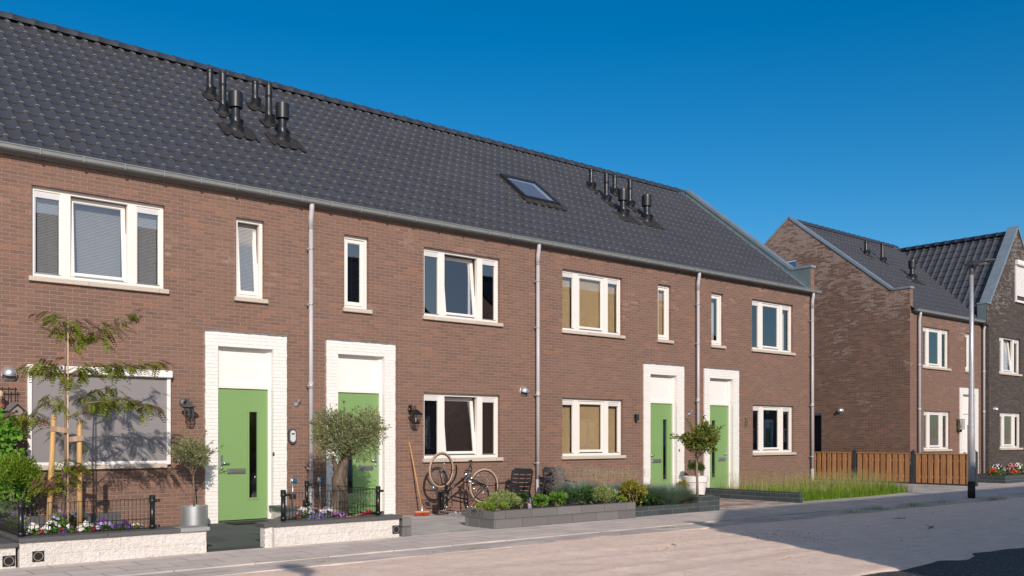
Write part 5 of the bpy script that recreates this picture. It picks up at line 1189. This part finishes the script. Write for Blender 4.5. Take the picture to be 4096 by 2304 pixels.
spray((3.58, 2.95), (3.46, 3.22, .05), 30, .15, .1, .19); spray((3.6, 2.8), (3.66, 3.18, -.1), 22, .3, .09, .18)
spray((3.6, 2.74), (4.1, 3.1, -.1), 34, .12, .11, .22); spray((4.1, 3.1, -.1), (4.5, 3.32, -.15), 16, .45, .07, .16)
spray((3.58, 2.31), (3.4, 2.49), 6, .1); spray((3.4, 2.49), (3.22, 2.5, .1), 26, .3, .09, .2); spray((3.42, 2.5, -.1), (3.3, 2.55, -.2), 14, .1, .09, .2)
spray((3.6, 2.35), (3.85, 2.55), 22, .1, .1, .22); spray((3.85, 2.55), (4.4, 2.56, -.1), 34, .1, .09, .22); spray((4.4, 2.56, -.1), (4.82, 2.63, -.15), 22, .35, .07, .18)
spray((3.6, 1.79), (3.83, 2.02), 8, .1); spray((3.83, 2.02), (4.3, 2.1, -.1), 30, .1, .1, .23); spray((4.3, 2.1), (4.72, 1.97, -.1), 26, .25, .08, .21); spray((3.75, 2.1, .1), (4.25, 2.28, .2), 20, .1, .08, .2)
spray((3.58, 1.95), (3.38, 2.12), 20, .1, .08, .2)
spray((3.58, 1.5, .05), (3.35, 1.8, .2), 3, .1); spray((3.35, 1.76, .15), (3.05, 1.86, .1), 26, .15, .09, .21)
spray((3.6, 1.35, .1), (3.74, 1.5, .1), 4, .1, .05, .17); spray((3.57, 1.0), (3.6, 1.24, -.15), 26, .1, .1, .2); spray((3.6, 1.1), (3.84, 1.22, -.1), 10, .3, .06, .18)
spray((3.56, .8), (3.25, .98, -.1), 22, .25, .09, .2); spray((3.56, .9), (3.42, 1.05, -.1), 8, .1, .06, .18)
b.build("trunk", "bark_smooth", t); FR.build("foliage", ["leaf_locust", "leaf_brown"], t)
c = MB(); c.tube([(.03, -.03, -.02), (.025, -.03, 1.2), (.03, -.03, 2.9)], [.0125, .012, .009], 10)
for zz in (.25, .55, .9, 1.25, 1.6, 1.95, 2.3, 2.6): c.cyl((.028, -.03, zz), (.028, -.03, zz + .012), .0145)
cn = c.build("bamboo_cane", "cane_wood"); cn.location = (TX, TY - .01, .29); tag(cn, "thin bamboo cane tied to the trunk of the young tree", "cane")
for x0_, x1_, z1_, lab in ((3.36, 3.43, 1.86, "round wooden stake left of the young tree leaning slightly"), (3.76, 3.755, 1.79, "round wooden stake right of the young tree standing upright")):
    s = MB(); s.tube([(0, 0, 0), ((x1_ - x0_) * .5, 0, (z1_ - .2) / 2), (x1_ - x0_, 0, z1_ - .2 - .03), (x1_ - x0_, 0, z1_ - .2)], [.037, .036, .034, .028], 18)
    o = s.build("tree_stake", "stake_wood"); o.location = (x0_, TY, .2); tag(o, lab, "stake", "stakes of the young tree")
for (xa, za, xb, zb, lab) in ((3.385, 1.67, 3.6, 1.64, "brown tree tie strap on the left stake"), (3.6, 1.52, 3.8, 1.54, "brown tree tie strap on the right stake")):
    s = MB(); n = 12; vs = []
    for i in range(n + 1):
        u = i / n; x = xa + (xb - xa) * u; y = -.045 + .01 * math.sin(u * 6)
        vs += [(x, y, za + (zb - za) * u - .035), (x, y, za + (zb - za) * u + .035), (x, y + .008, za + (zb - za) * u - .035), (x, y + .008, za + (zb - za) * u + .035)]
    fs = []
    for i in range(n): o_ = 4 * i; fs += [(o_, o_ + 4, o_ + 5, o_ + 1), (o_ + 2, o_ + 3, o_ + 7, o_ + 6), (o_ + 1, o_ + 5, o_ + 7, o_ + 3), (o_, o_ + 2, o_ + 6, o_ + 4)]
    s.add(vs, fs); o = s.build("tree_tie", "band_brown"); o.location = (0, TY - .005, 0); tag(o, lab, "tree tie", "ties of the young tree")
# --- generic small-leaved tree
def crown_tree(name, loc, label, trunk, c, rad, nleaf, L, W, mat_, bark="bark", nb=9, shell=.35, spikes=0, cat="tree", lumps=14, group=None):
    t = empty(name, loc, 0, label, cat, group); b = MB(); b.tube([p[:3] for p in trunk], [p[3] for p in trunk], 14)
    top = Vector(trunk[-1][:3]); lv = Leaves(); cs = []
    for i in range(lumps):
        d = rng.normal(size=3); d /= np.linalg.norm(d); q = np.array(c) + d * np.array(rad) * rng.uniform(.35, .72); cs.append(q)
        if i < nb: limb(b, top - Vector((0, 0, .05)), q, trunk[-1][3] * .45, .004, .1)
    per = nleaf // lumps
    for q in cs:
        r_ = np.array(rad) * rng.uniform(.32, .5); C_ = ell(per, q, r_, .2); lv.cloud(C_, per, L, W, 0, .4, out=q)
    for i in range(spikes):
        d = rng.normal(size=3); d[2] = abs(d[2]) * .8 - .1; d /= np.linalg.norm(d); a = np.array(c) + d * np.array(rad) * .75; e = a + d * rng.uniform(.12, .26) + np.array([0, 0, .03])
        b.tube([a.tolist(), e.tolist()], [.003, .0015], 4); u = rng.uniform(0, 1, 16)[:, None]; lv.cloud(a + (e - a) * u, 16, L, W, 0, .3, out=a - d * .1)
    b.build("trunk", bark, t); lv.build("crown", mat_, t); return t
# gnarled olive
t = crown_tree("olive_tree", (7.88, -1.75, .24), "old olive tree with thick gnarled trunk behind black mesh fence",
   [(0, 0, -.02, .2), (-.02, 0, .08, .155), (.0, 0, .25, .135), (.02, 0, .45, .125), (.0, .02, .6, .118), (.06, .02, .76, .105), (.1, 0, .9, .085), (.14, 0, 1.02, .05)],
   (.2, 0, 1.36), (.66, .6, .55), 10500, .064, .0155, "leaf_olive", nb=12, spikes=34, lumps=22)
tm = [o for o in t.children if o.name.startswith("trunk")][0]
s = MB(); limb(s, (.0, .0, .55), (-.12, 0, 1.0), .06, .03, .05); limb(s, (.08, 0, .8), (.25, 0, 1.2), .05, .02); s.add([], [])
for k_ in range(9):
    a = random.uniform(0, 6.28); limb(s, (math.cos(a) * .11, math.sin(a) * .11, .0), (math.cos(a + .5) * .085 + .03, math.sin(a + .5) * .085, random.uniform(.5, .85)), .035, .02, .06)
s.build("limbs", "bark", t)
crown_tree("potted_olive", (5.88, -.55, .39), "small clipped olive standard in the round steel pot", [(0, 0, 0, .014), (.005, 0, .3, .012), (-.01, 0, .58, .012)],
   (-.02, 0, .88), (.33, .33, .27), 2700, .06, .015, "leaf_olive", bark="bark_smooth", spikes=26, lumps=13, cat="tree")
crown_tree("small_tree", (15.93, -2.82, .25), "small round headed tree with glossy leaves in the raised corner box", [(0, 0, 0, .032), (.0, 0, .3, .027), (-.02, 0, .62, .025), (-.01, 0, .78, .022)],
   (.05, 0, 1.25), (.46, .46, .34), 3400, .078, .034, "leaf_laurel", bark="bark_smooth", spikes=22, lumps=14, nb=10)
# --- shrubs
def shrub(loc, c, rad, n, L, W, mat_, label, name="shrub", cat="shrub", up=.5, shell=.45, group=None, core=None):
    t = empty(name, loc, 0, label, cat, group); lv = Leaves()
    k = max(5, int(n / 160)); per = n // (k + 1); C0 = ell(per, c, rad, shell); lv.cloud(C0, per, L, W, 0, up, out=np.array(c) - np.array([0, 0, rad[2]]))
    for i in range(k):
        d = rng.normal(size=3); d[2] = abs(d[2]); d /= np.linalg.norm(d); q = np.array(c) + d * np.array(rad) * .8; C_ = ell(per, q, np.array(rad) * .35, .1); lv.cloud(C_, per, L, W, 0, up, out=np.array(c))
    lv.build("foliage", mat_, t); s = MB()
    for i in range(5): limb(s, (random.uniform(-.03, .03), random.uniform(-.03, .03), 0), tuple(c[j] + random.uniform(-.5, .5) * rad[j] for j in range(3)), .008, .003, .1, 4)
    s.build("stems", "bark_smooth", t); return t
box = shrub((18.62, -.62, .53), (0, 0, .215), (.205, .205, .205), 5200, .02, .013, "leaf_box", "clipped round box ball in the white pot", "box_ball", "box ball", shell=.86)
SG = "shrubs in the long grey planter"
shrub((9.98, -3.0, .26), (0.000, 0.000, 0.073), (0.195, 0.122, 0.098), 1215, .035, .008, "leaf_lime", "low lime green shrublet at the front left corner of the grey planter", group=SG, up=1.2)
shrub((10.17, -3.08, .26), (0.037, 0.000, 0.073), (0.207, 0.122, 0.104), 1350, .035, .008, "leaf_lime", "low lime green shrublet right of the corner one in the grey planter", group=SG, up=1.2)
shrub((10.52, -2.86, .26), (0.000, 0.000, 0.134), (0.329, 0.195, 0.195), 2565, .045, .016, "leaf_pale", "pale variegated mound shrub before the bicycle's rear wheel", group=SG, up=.8)
shrub((11.0, -2.8, .26), (0.000, 0.000, 0.130), (0.130, 0.120, 0.130), 351, .075, .04, "leaf_dark", "dark leaved plant left of the blue plant label", group=SG)
shrub((11.46, -2.8, .26), (0.000, 0.000, 0.090), (0.140, 0.120, 0.090), 351, .085, .036, "leaf_mid", "fresh green leafy plant under the drainpipe", group=SG, up=.9)
shrub((11.9, -2.8, .26), (0.000, 0.000, 0.110), (0.170, 0.140, 0.120), 445, .09, .036, "leaf_mid", "fresh green leafy plant in front of the right plastic chair", group=SG, up=.9)
shrub((12.55, -2.8, .26), (0.000, 0.000, 0.150), (0.280, 0.150, 0.160), 648, .075, .045, "leaf_dark", "dark rose bush in the grey planter", group=SG)
shrub((13.05, -2.9, .26), (0.000, 0.000, 0.146), (0.305, 0.183, 0.195), 2295, .045, .016, "leaf_pale", "pale variegated mound shrub at the right end of the grey planter", group=SG, up=.8)
shrub((13.36, -3.0, .26), (0.000, 0.000, 0.061), (0.122, 0.122, 0.085), 513, .035, .01, "leaf_lime", "tiny lime shrublet in the right corner of the grey planter", group=SG, up=1.2)
shrub((13.93, -2.8, .16), (0.000, 0.000, 0.232), (0.329, 0.244, 0.268), 1755, .06, .022, "leaf_yellow", "yellow green bush at the seam of the two planters", group="shrubs in the dark green planter", up=.7)
shrub((14.52, -2.9, .16), (0.000, 0.000, 0.110), (0.342, 0.195, 0.146), 1080, .045, .02, "leaf_dark", "low dark leaved shrub left of the big blue grass", group="shrubs in the dark green planter")
shrub((15.66, -2.65, .25), (0.000, 0.000, 0.146), (0.159, 0.146, 0.207), 567, .06, .025, "leaf_yellow", "yellow green plant between blue grass and the small tree", group="shrubs in the dark green planter")
p = MB(); p.bev(-.035, .035, -.004, .004, -.06, .14, .002); p.box(-.02, .02, -.006, -.0042, .0, .05, 1)
o = p.build("plant_label", ["blue_label", "petal_salmon"]); o.location = (11.12, -2.88, .32); o.rotation_euler = (R(-12), R(-5), R(-25)); tag(o, "blue plant label stuck in the soil of the grey planter", "plant label")
def fescue(loc, r, h, n, label, tan=False, heads=0, hh=.5, group="blue grass clumps"):
    t = empty("blue_grass", loc, 0, label, "ornamental grass", group); lv = Leaves(); a = rng.uniform(0, 2 * np.pi, n); q = rng.uniform(0, 1, n) ** .5 * r * .35
    P_ = np.stack([np.cos(a) * q, np.sin(a) * q, np.zeros(n)], 1); D_ = np.stack([np.cos(a) * q * 3.2 / r * r + rng.normal(0, .18, n), np.sin(a) * q * 3.2 + rng.normal(0, .18, n), np.full(n, .85)], 1)
    lv.blades(P_, D_, h * rng.uniform(.7, 1.25, n), .3 * rng.uniform(.5, 1.2, n), .011, 0, 4)
    lv.build("blades", "fescue", t)
    if heads:
        hd2 = Leaves(); a = rng.uniform(0, 2 * np.pi, heads); q = rng.uniform(0, 1, heads) * r * .5; P_ = np.stack([np.cos(a) * q, np.sin(a) * q, np.zeros(heads)], 1)
        D_ = norm(np.stack([np.cos(a) * .22 + rng.normal(0, .1, heads), np.sin(a) * .22 + rng.normal(0, .1, heads), np.ones(heads)], 1)); hd2.blades(P_, D_, hh * rng.uniform(.8, 1.15, heads), .04, .003, 0, 3)
        for k_ in range(14):
            u = .78 + .02 * k_; hd2.cloud(P_ + D_ * hh * u + rng.normal(0, .008, (heads, 3)), heads, .03, .007, 0, 1.0)
        hd2.build("seed_heads", "seed_head", t)
    if tan:
        tn = Leaves(); m_ = 160; P_ = np.stack([rng.uniform(.05, .35, m_), rng.uniform(-.3, -.18, m_), rng.uniform(-.02, .12, m_)], 1); D_ = np.stack([rng.normal(0, .15, m_), rng.uniform(-.5, -.1, m_), rng.uniform(-1, -.4, m_)], 1); tn.blades(P_, D_, .17, .2, .005); tn.build("dry_blades", "fescue_tan", t)
    return t
fescue((13.42, -1.75, .14), .55, .62, 2400, "tall blue grass clump beside the right plastic chair", heads=42, hh=.82)
fescue((13.8, -2.1, .14), .7, .45, 2600, "blue grass clump behind the yellow green bush", heads=46, hh=.74)
fescue((14.25, -1.75, .14), .65, .52, 2200, "blue grass clump under the beige blinds", heads=36, hh=.72)
fescue((14.72, -2.0, .14), .6, .54, 2400, "blue grass clump left of the third green door", heads=40, hh=.72)
fescue((15.0, -2.75, .17), .85, .5, 4200, "wide blue grass cushion spilling over the dark green planter", tan=True, heads=18, hh=.55)
# loose bicycle wheel half hidden in the grass
p = MB(); p.torus((0, 0, 0), .36, .022, 'y', 56, 8)
for k_ in range(20): a = k_ * math.pi / 10; p.tube([(0, 0, 0), (.35 * math.cos(a), 0, .35 * math.sin(a))], .002, 4)
o = p.build("loose_bicycle_wheel", "rubber"); o.location = (13.72, -.5, .42); o.rotation_euler = (R(10), 0, R(30)); tag(o, "loose black spoked bicycle wheel half hidden in the blue grass", "bicycle wheel")
# --- uncut grass in front of the end house
def grass_field(name, regs, n, h, W, mats, seed=2, kind="stuff", stems=0, wild=.35):
    lv = Leaves(); r_ = np.random.default_rng(seed)
    X_ = []; 
    while len(X_) < n:
        x = r_.uniform(19.5, 29.6); y = r_.uniform(-3.05, -.02); ok = regs(x, y)
        if r_.uniform() < ok: X_.append((x, y))
    P_ = np.array([(x, y, 0.0) for x, y in X_]); den = vnoise(P_[:, 0], P_[:, 1], 2.3, 9) * .3 + vnoise(P_[:, 0], P_[:, 1], .8, 10) * .25
    D_ = np.stack([r_.normal(0, wild, n), r_.normal(0, wild, n), np.ones(n)], 1); H_ = h * np.clip(1 + den, .4, 1.7) * r_.uniform(.5, 1.25, n)
    lv.blades(P_, D_, H_, r_.uniform(.1, .5, n), W, 0, 3)
    if stems:
        S_ = P_[r_.integers(0, n, stems)]; D2 = np.stack([r_.normal(.05, .16, stems), r_.normal(0, .16, stems), np.ones(stems)], 1); L2 = h * r_.uniform(1.3, 2.4, stems)
        lv.blades(S_, D2, L2, .1, .005, 1, 3)
        D2 = norm(D2)
        for u in (.86, .9, .94, .98): lv.cloud(S_ + D2 * L2[:, None] * u, stems, .035, .005, 1, 1.2)
    return lv.build(name, mats, kind=kind)
def reg1(x, y):
    e = 25.7 + (y + 3) * .6; d = 1.0 if x < e - 1.2 else max(0, (e - x) / 1.2)
    if y < -2.85 + max(0, x - 23) * .09: return 0
    return d * (1.0 if y > -2.9 else .6)
grass_field("tall_grass", reg1, 30000, .29, .009, ["grass_blade", "grass_stem"], 2, stems=2200)
def weeds(name, pts, mat_="leaf_dark"):
    lv = Leaves()
    for (x, y, r_, n, h) in pts:
        a = rng.uniform(0, 6.28, n); q = rng.uniform(0, 1, n) * r_; P_ = np.stack([x + np.cos(a) * q * 1.8, y + np.sin(a) * q * .5, np.full(n, -.015)], 1)
        lv.blades(P_, np.stack([rng.normal(0, .6, n), rng.normal(0, .6, n), np.ones(n)], 1), h * rng.uniform(.5, 1.2, n), .4, .006, 0, 2)
    return lv.build(name, mat_, kind="stuff")
weeds("kerb_weeds", [(5.75, -5.15, .12, 60, .05), (7.35, -5.2, .09, 40, .04), (8.0, -5.25, .16, 70, .06), (12.4, -5.0, .14, 60, .07), (13.35, -5.2, .2, 90, .06), (15.2, -5.2, .25, 90, .06), (17.9, -5.25, .3, 120, .12), (19.0, -5.2, .35, 160, .16), (20.6, -5.2, .4, 170, .17), (22.2, -5.15, .3, 100, .1), (27.6, -2.7, .5, 200, .09), (28.8, -1.5, .5, 150, .1), (8.35, -3.12, .06, 30, .06), (13.9, -5.35, .12, 50, .04), (10.7, -.12, .12, 30, .05)], "grass_blade")
weeds("dry_weeds", [(9.8, -5.3, .3, 110, .035), (10.8, -5.25, .35, 90, .03), (11.9, -5.3, .3, 60, .03), (24.4, -5.35, .4, 240, .12), (19.8, -5.25, .4, 80, .08), (30.2, -2.9, .6, 150, .08), (28.3, -.4, 1.2, 160, .1)], "grass_dry")
# --- left hedge, climber
sh = shrub((3.22, -.75, .25), (0, 0, .62), (.33, .3, .42), 5200, .045, .014, "leaf_cypress", "bright green dwarf cypress at the left end of the bed", "cypress_bush", "cypress", shell=.75, up=.8)
t = empty("climbing_plant", (2.85, -.3, .25), 0, "leafy green climber covering the black trellis", "climbing plant"); lv = Leaves()
for q, r_, n in (((-.1, -.1, 1.15), (.5, .14, .6), 800), ((.25, -.12, 1.45), (.27, .14, .28), 360), ((.35, -.15, .75), (.2, .14, .5), 260), ((0, -.12, .5), (.45, .14, .4), 420), ((.55, -.12, .55), (.12, .1, .25), 70)):
    C_ = ell(n, q, r_, .2); D_ = norm(np.stack([rng.normal(0, .6, n), rng.normal(-.4, .5, n), rng.normal(-.5, .5, n)], 1)); S_ = norm(np.cross(D_, norm(np.stack([rng.normal(0, .4, n), np.full(n, -1.), rng.normal(.3, .4, n)], 1)))); lv.rhomb(C_, D_, S_, .095 * rng.uniform(.6, 1.2, n), .06)
lv.build("foliage", "leaf_climber", t); s = MB()
for i in range(7): limb(s, (-.4 + i * .14, 0, 0), (-.45 + i * .15 + random.uniform(-.1, .1), -.05, random.uniform(1.1, 1.6)), .009, .004, .05)
s.build("vines", "bark_smooth", t)
# --- bedding flowers
def flower_clump(loc, r, h, petals, n, label, green="leaf_mid", group=None, ps=.028, name="bedding_plant", leafL=.05):
    t = empty(name, loc, 0, label, "bedding plant", group); lv = Leaves(); k_ = 150; C_ = ell(k_, (0, 0, h * .45), (r, r * .8, h * .5), .3); lv.cloud(C_, k_, leafL, leafL * .45, 0, .6); lv.build("leaves", green, t)
    f = Leaves()
    for i in range(n):
        a = rng.uniform(0, 6.28); q = rng.uniform(0, 1) ** .6; c = np.array([math.cos(a) * q * r, math.sin(a) * q * r * .8, h * (1.0 - .45 * q * q) + rng.uniform(-.01, .02)]); nn = norm(np.array([math.cos(a) * .5, math.sin(a) * .5 - .55, .6]))
        e1 = norm(np.cross(nn, [0, 0, 1.])); e2 = np.cross(nn, e1); m_ = int(rng.integers(0, len(petals)))
        for j in range(5):
            th = j * 2 * math.pi / 5 + rng.uniform(-.2, .2); D_ = norm(e1 * math.cos(th) + e2 * math.sin(th) + nn * .15); f.rhomb(c[None], D_[None], norm(np.cross(D_, nn))[None], ps * rng.uniform(.8, 1.2), ps * .95, m_)
    f.build("flowers", petals, t); return t
FG = "bedding flowers in the olive tree bed"; FGA = "bedding flowers round the young tree"
flower_clump((6.85, -2.55, .27), .15, .2, ["petal_white", "petal_white", "petal_lilac"], 26, "white petunias at the left of the olive bed", group=FG)
flower_clump((6.9, -2.85, .27), .17, .1, ["petal_violet", "petal_lilac", "petal_violet"], 60, "violet lobelia cushion behind the left fence post", group=FG, ps=.02)
flower_clump((7.2, -2.6, .27), .17, .18, ["petal_white", "petal_lilac"], 34, "white and lilac petunias left of the olive trunk", group=FG)
flower_clump((7.22, -2.88, .27), .17, .12, ["petal_violet", "petal_lilac", "petal_crimson"], 60, "violet lobelia cushion before the olive trunk", group=FG, ps=.02)
flower_clump((7.4, -2.98, .27), .13, .06, ["petal_salmon", "petal_pink"], 24, "salmon begonias low at the foot of the olive", group=FG)
flower_clump((7.68, -2.75, .27), .09, .07, ["petal_salmon"], 12, "salmon begonias right of the olive trunk", group=FG)
flower_clump((7.8, -2.85, .27), .12, .1, ["petal_crimson"], 16, "crimson petunias beside the right fence post", group=FG, ps=.036)
flower_clump((6.65, -2.8, .27), .07, .16, ["petal_purple", "petal_crimson"], 10, "dark purple petunia beside the left fence post", group=FG)
flower_clump((2.93, -2.85, .27), .12, .2, ["petal_white"], 20, "white pansies right behind the corner fence post", group=FGA, ps=.034)
flower_clump((3.02, -2.95, .27), .1, .1, ["petal_crimson", "petal_white"], 8, "crimson pansy low behind the mesh near the corner post", group=FGA)
flower_clump((3.18, -2.8, .27), .1, .22, ["petal_white"], 18, "white pansies between the two stakes", group=FGA, ps=.034)
flower_clump((3.36, -2.9, .27), .1, .15, ["petal_purple", "petal_white", "petal_crimson"], 12, "mixed pansies left of the right stake", group=FGA)
flower_clump((3.56, -2.9, .27), .11, .17, ["petal_white", "petal_crimson", "petal_white"], 18, "white and crimson pansies at the foot of the right stake", group=FGA, ps=.034)
flower_clump((3.78, -2.85, .27), .13, .2, ["petal_white", "petal_purple", "petal_lilac"], 26, "white and violet pansies in the middle of the mesh fence", group=FGA, ps=.034)
flower_clump((4.0, -2.9, .27), .12, .18, ["petal_purple", "petal_violet"], 20, "purple petunias right of the white ones", group=FGA)
flower_clump((4.2, -2.9, .27), .09, .12, ["petal_white", "petal_purple", "petal_salmon"], 14, "small mixed pansies beside the right fence post", group=FGA)
flower_clump((3.38, -2.3, .27), .12, .3, ["petal_lilac", "petal_purple"], 16, "lilac flowering plant behind the young tree", group=FGA)
flower_clump((2.98, -1.9, .27), .15, .3, ["petal_violet"], 6, "yellow green leafy plant in the middle of the left bed", group=FGA, green="leaf_lime")
flower_clump((2.5, -2.4, .2), .2, .2, ["petal_violet", "petal_lilac"], 40, "violet lobelia beyond the side fence", group=FGA, ps=.018)
flower_clump((3.95, -1.0, .27), .12, .18, ["petal_lilac", "petal_white"], 12, "lilac and white flowers by the inner edging", group=FGA)
# far flower bed in front of the white door
t = empty("flower_bed_edging", (0, 0, 0), 0, "dark block edging of the flower bed beside the street lamp", "bed edging")
g = MB(); block_run(g, (32.86, -2.2), (37.0, -2.2), -.01, 2, .14, .5, .12, .002, seed=51); block_run(g, (32.86, -.9), (32.86, -2.19), -.01, 2, .14, .4, .12, .002, seed=52); g.build("blocks", "dark_green_block", t); MB().box(32.95, 37, -2.09, -.3, 0, .22).build("soil", "soil", t)
FH = "flowering plants in the far flower bed"
for (x, y, r_, h, pt, lab) in ((33.2, -1.7, .2, .28, ["petal_red"], "red geraniums at the left of the far bed"), (34.0, -1.5, .3, .4, ["petal_lilac", "petal_white"], "lilac hydrangea in the far bed"), (34.9, -1.6, .3, .42, ["petal_pink"], "pink hydrangea in the far bed"), (35.7, -1.5, .28, .42, ["petal_white"], "white hydrangea in the far bed"), (34.4, -1.9, .2, .2, ["petal_red", "petal_pink"], "low red flowers along the edge of the far bed"), (35.3, -1.95, .2, .15, ["petal_pink", "petal_white"], "low pink flowers along the edge of the far bed"), (36.4, -1.7, .25, .3, ["petal_lilac", "petal_pink"], "mauve flowers at the right of the far bed")):
    flower_clump((x, y, .2), r_, h, pt, 44, lab, "leaf_mid" if r_ < .25 else "leaf_dark", FH, ps=.036, leafL=.11)
# --- litter, stones and twigs on the sand
ps_ = MB(); rr = random.Random(5)
for i in range(900):
    x = rr.uniform(1, 30); y = rr.uniform(-9.6, -5.3)
    if rr.random() < .5: x = rr.gauss(12.2, 1.0); y = -5.8 - abs(rr.gauss(0, .9)) - (x - 11) * .25
    r_ = rr.uniform(.005, .015) if rr.random() < .93 else rr.uniform(.015, .028); z = float(sand_z(np.array([x]), np.array([y]))[0])
    k6 = [Vector((math.cos(a) * r_ * rr.uniform(.7, 1.2), math.sin(a) * r_ * rr.uniform(.6, 1.1), 0)) for a in [j * 2 * math.pi / 6 for j in range(6)]]
    c0 = Vector((x, y, z)); vs = [c0 + v - Vector((0, 0, r_ * .2)) for v in k6] + [c0 + v * .55 + Vector((0, 0, r_ * .55)) for v in k6]
    ps_.add(vs, [(j, (j + 1) % 6, 6 + (j + 1) % 6, 6 + j) for j in range(6)] + [tuple(range(6, 12))])
ps_.build("pebbles", "pebble", kind="stuff")
for x, y, a, L_2, r_, mt, lab in ((10.05, -6.95, 20, .34, .009, "straw", "pale splinter of wood lying on the lit sand"), (10.5, -6.75, 60, .22, .006, "twig", "dark forked twig on the lit sand"), (10.5, -8.6, 10, .4, .006, "straw", "thin straw stalk near the bottom edge"), (15.9, -7.9, 15, .5, .012, "twig", "brown twig lying in the shade"), (17.3, -6.6, -20, .3, .008, "twig", "short twig in the shade farther up"), (5.8, -5.28, 5, .1, .01, "straw", "small dry leaf on the gutter strip")):
    s = MB(); z = float(sand_z(np.array([x]), np.array([y]))[0]) + .012; c_, s_ = math.cos(R(a)), math.sin(R(a))
    s.tube([(-c_ * L_2 / 2, -s_ * L_2 / 2, 0), (s_ * .02, -c_ * .02, .006), (c_ * L_2 / 2, s_ * L_2 / 2, 0)], [r_ * .6, r_, r_ * .5], 6)
    if mt == "twig": s.tube([(0, 0, .005), (-s_ * L_2 * .3 + c_ * .1, c_ * L_2 * .3, .03)], [r_ * .7, r_ * .3], 5)
    o = s.build("twig" if mt == "twig" else "straw_stalk", mt); o.location = (x, y, z); tag(o, lab, "twig")
p = MB(); p.bev(-.35, .35, -.22, .22, 0, .012, .004); o = p.build("door_mat", "rubber"); o.location = (6.95, -.32, .078); tag(o, "black door mat at the first green door", "door mat")
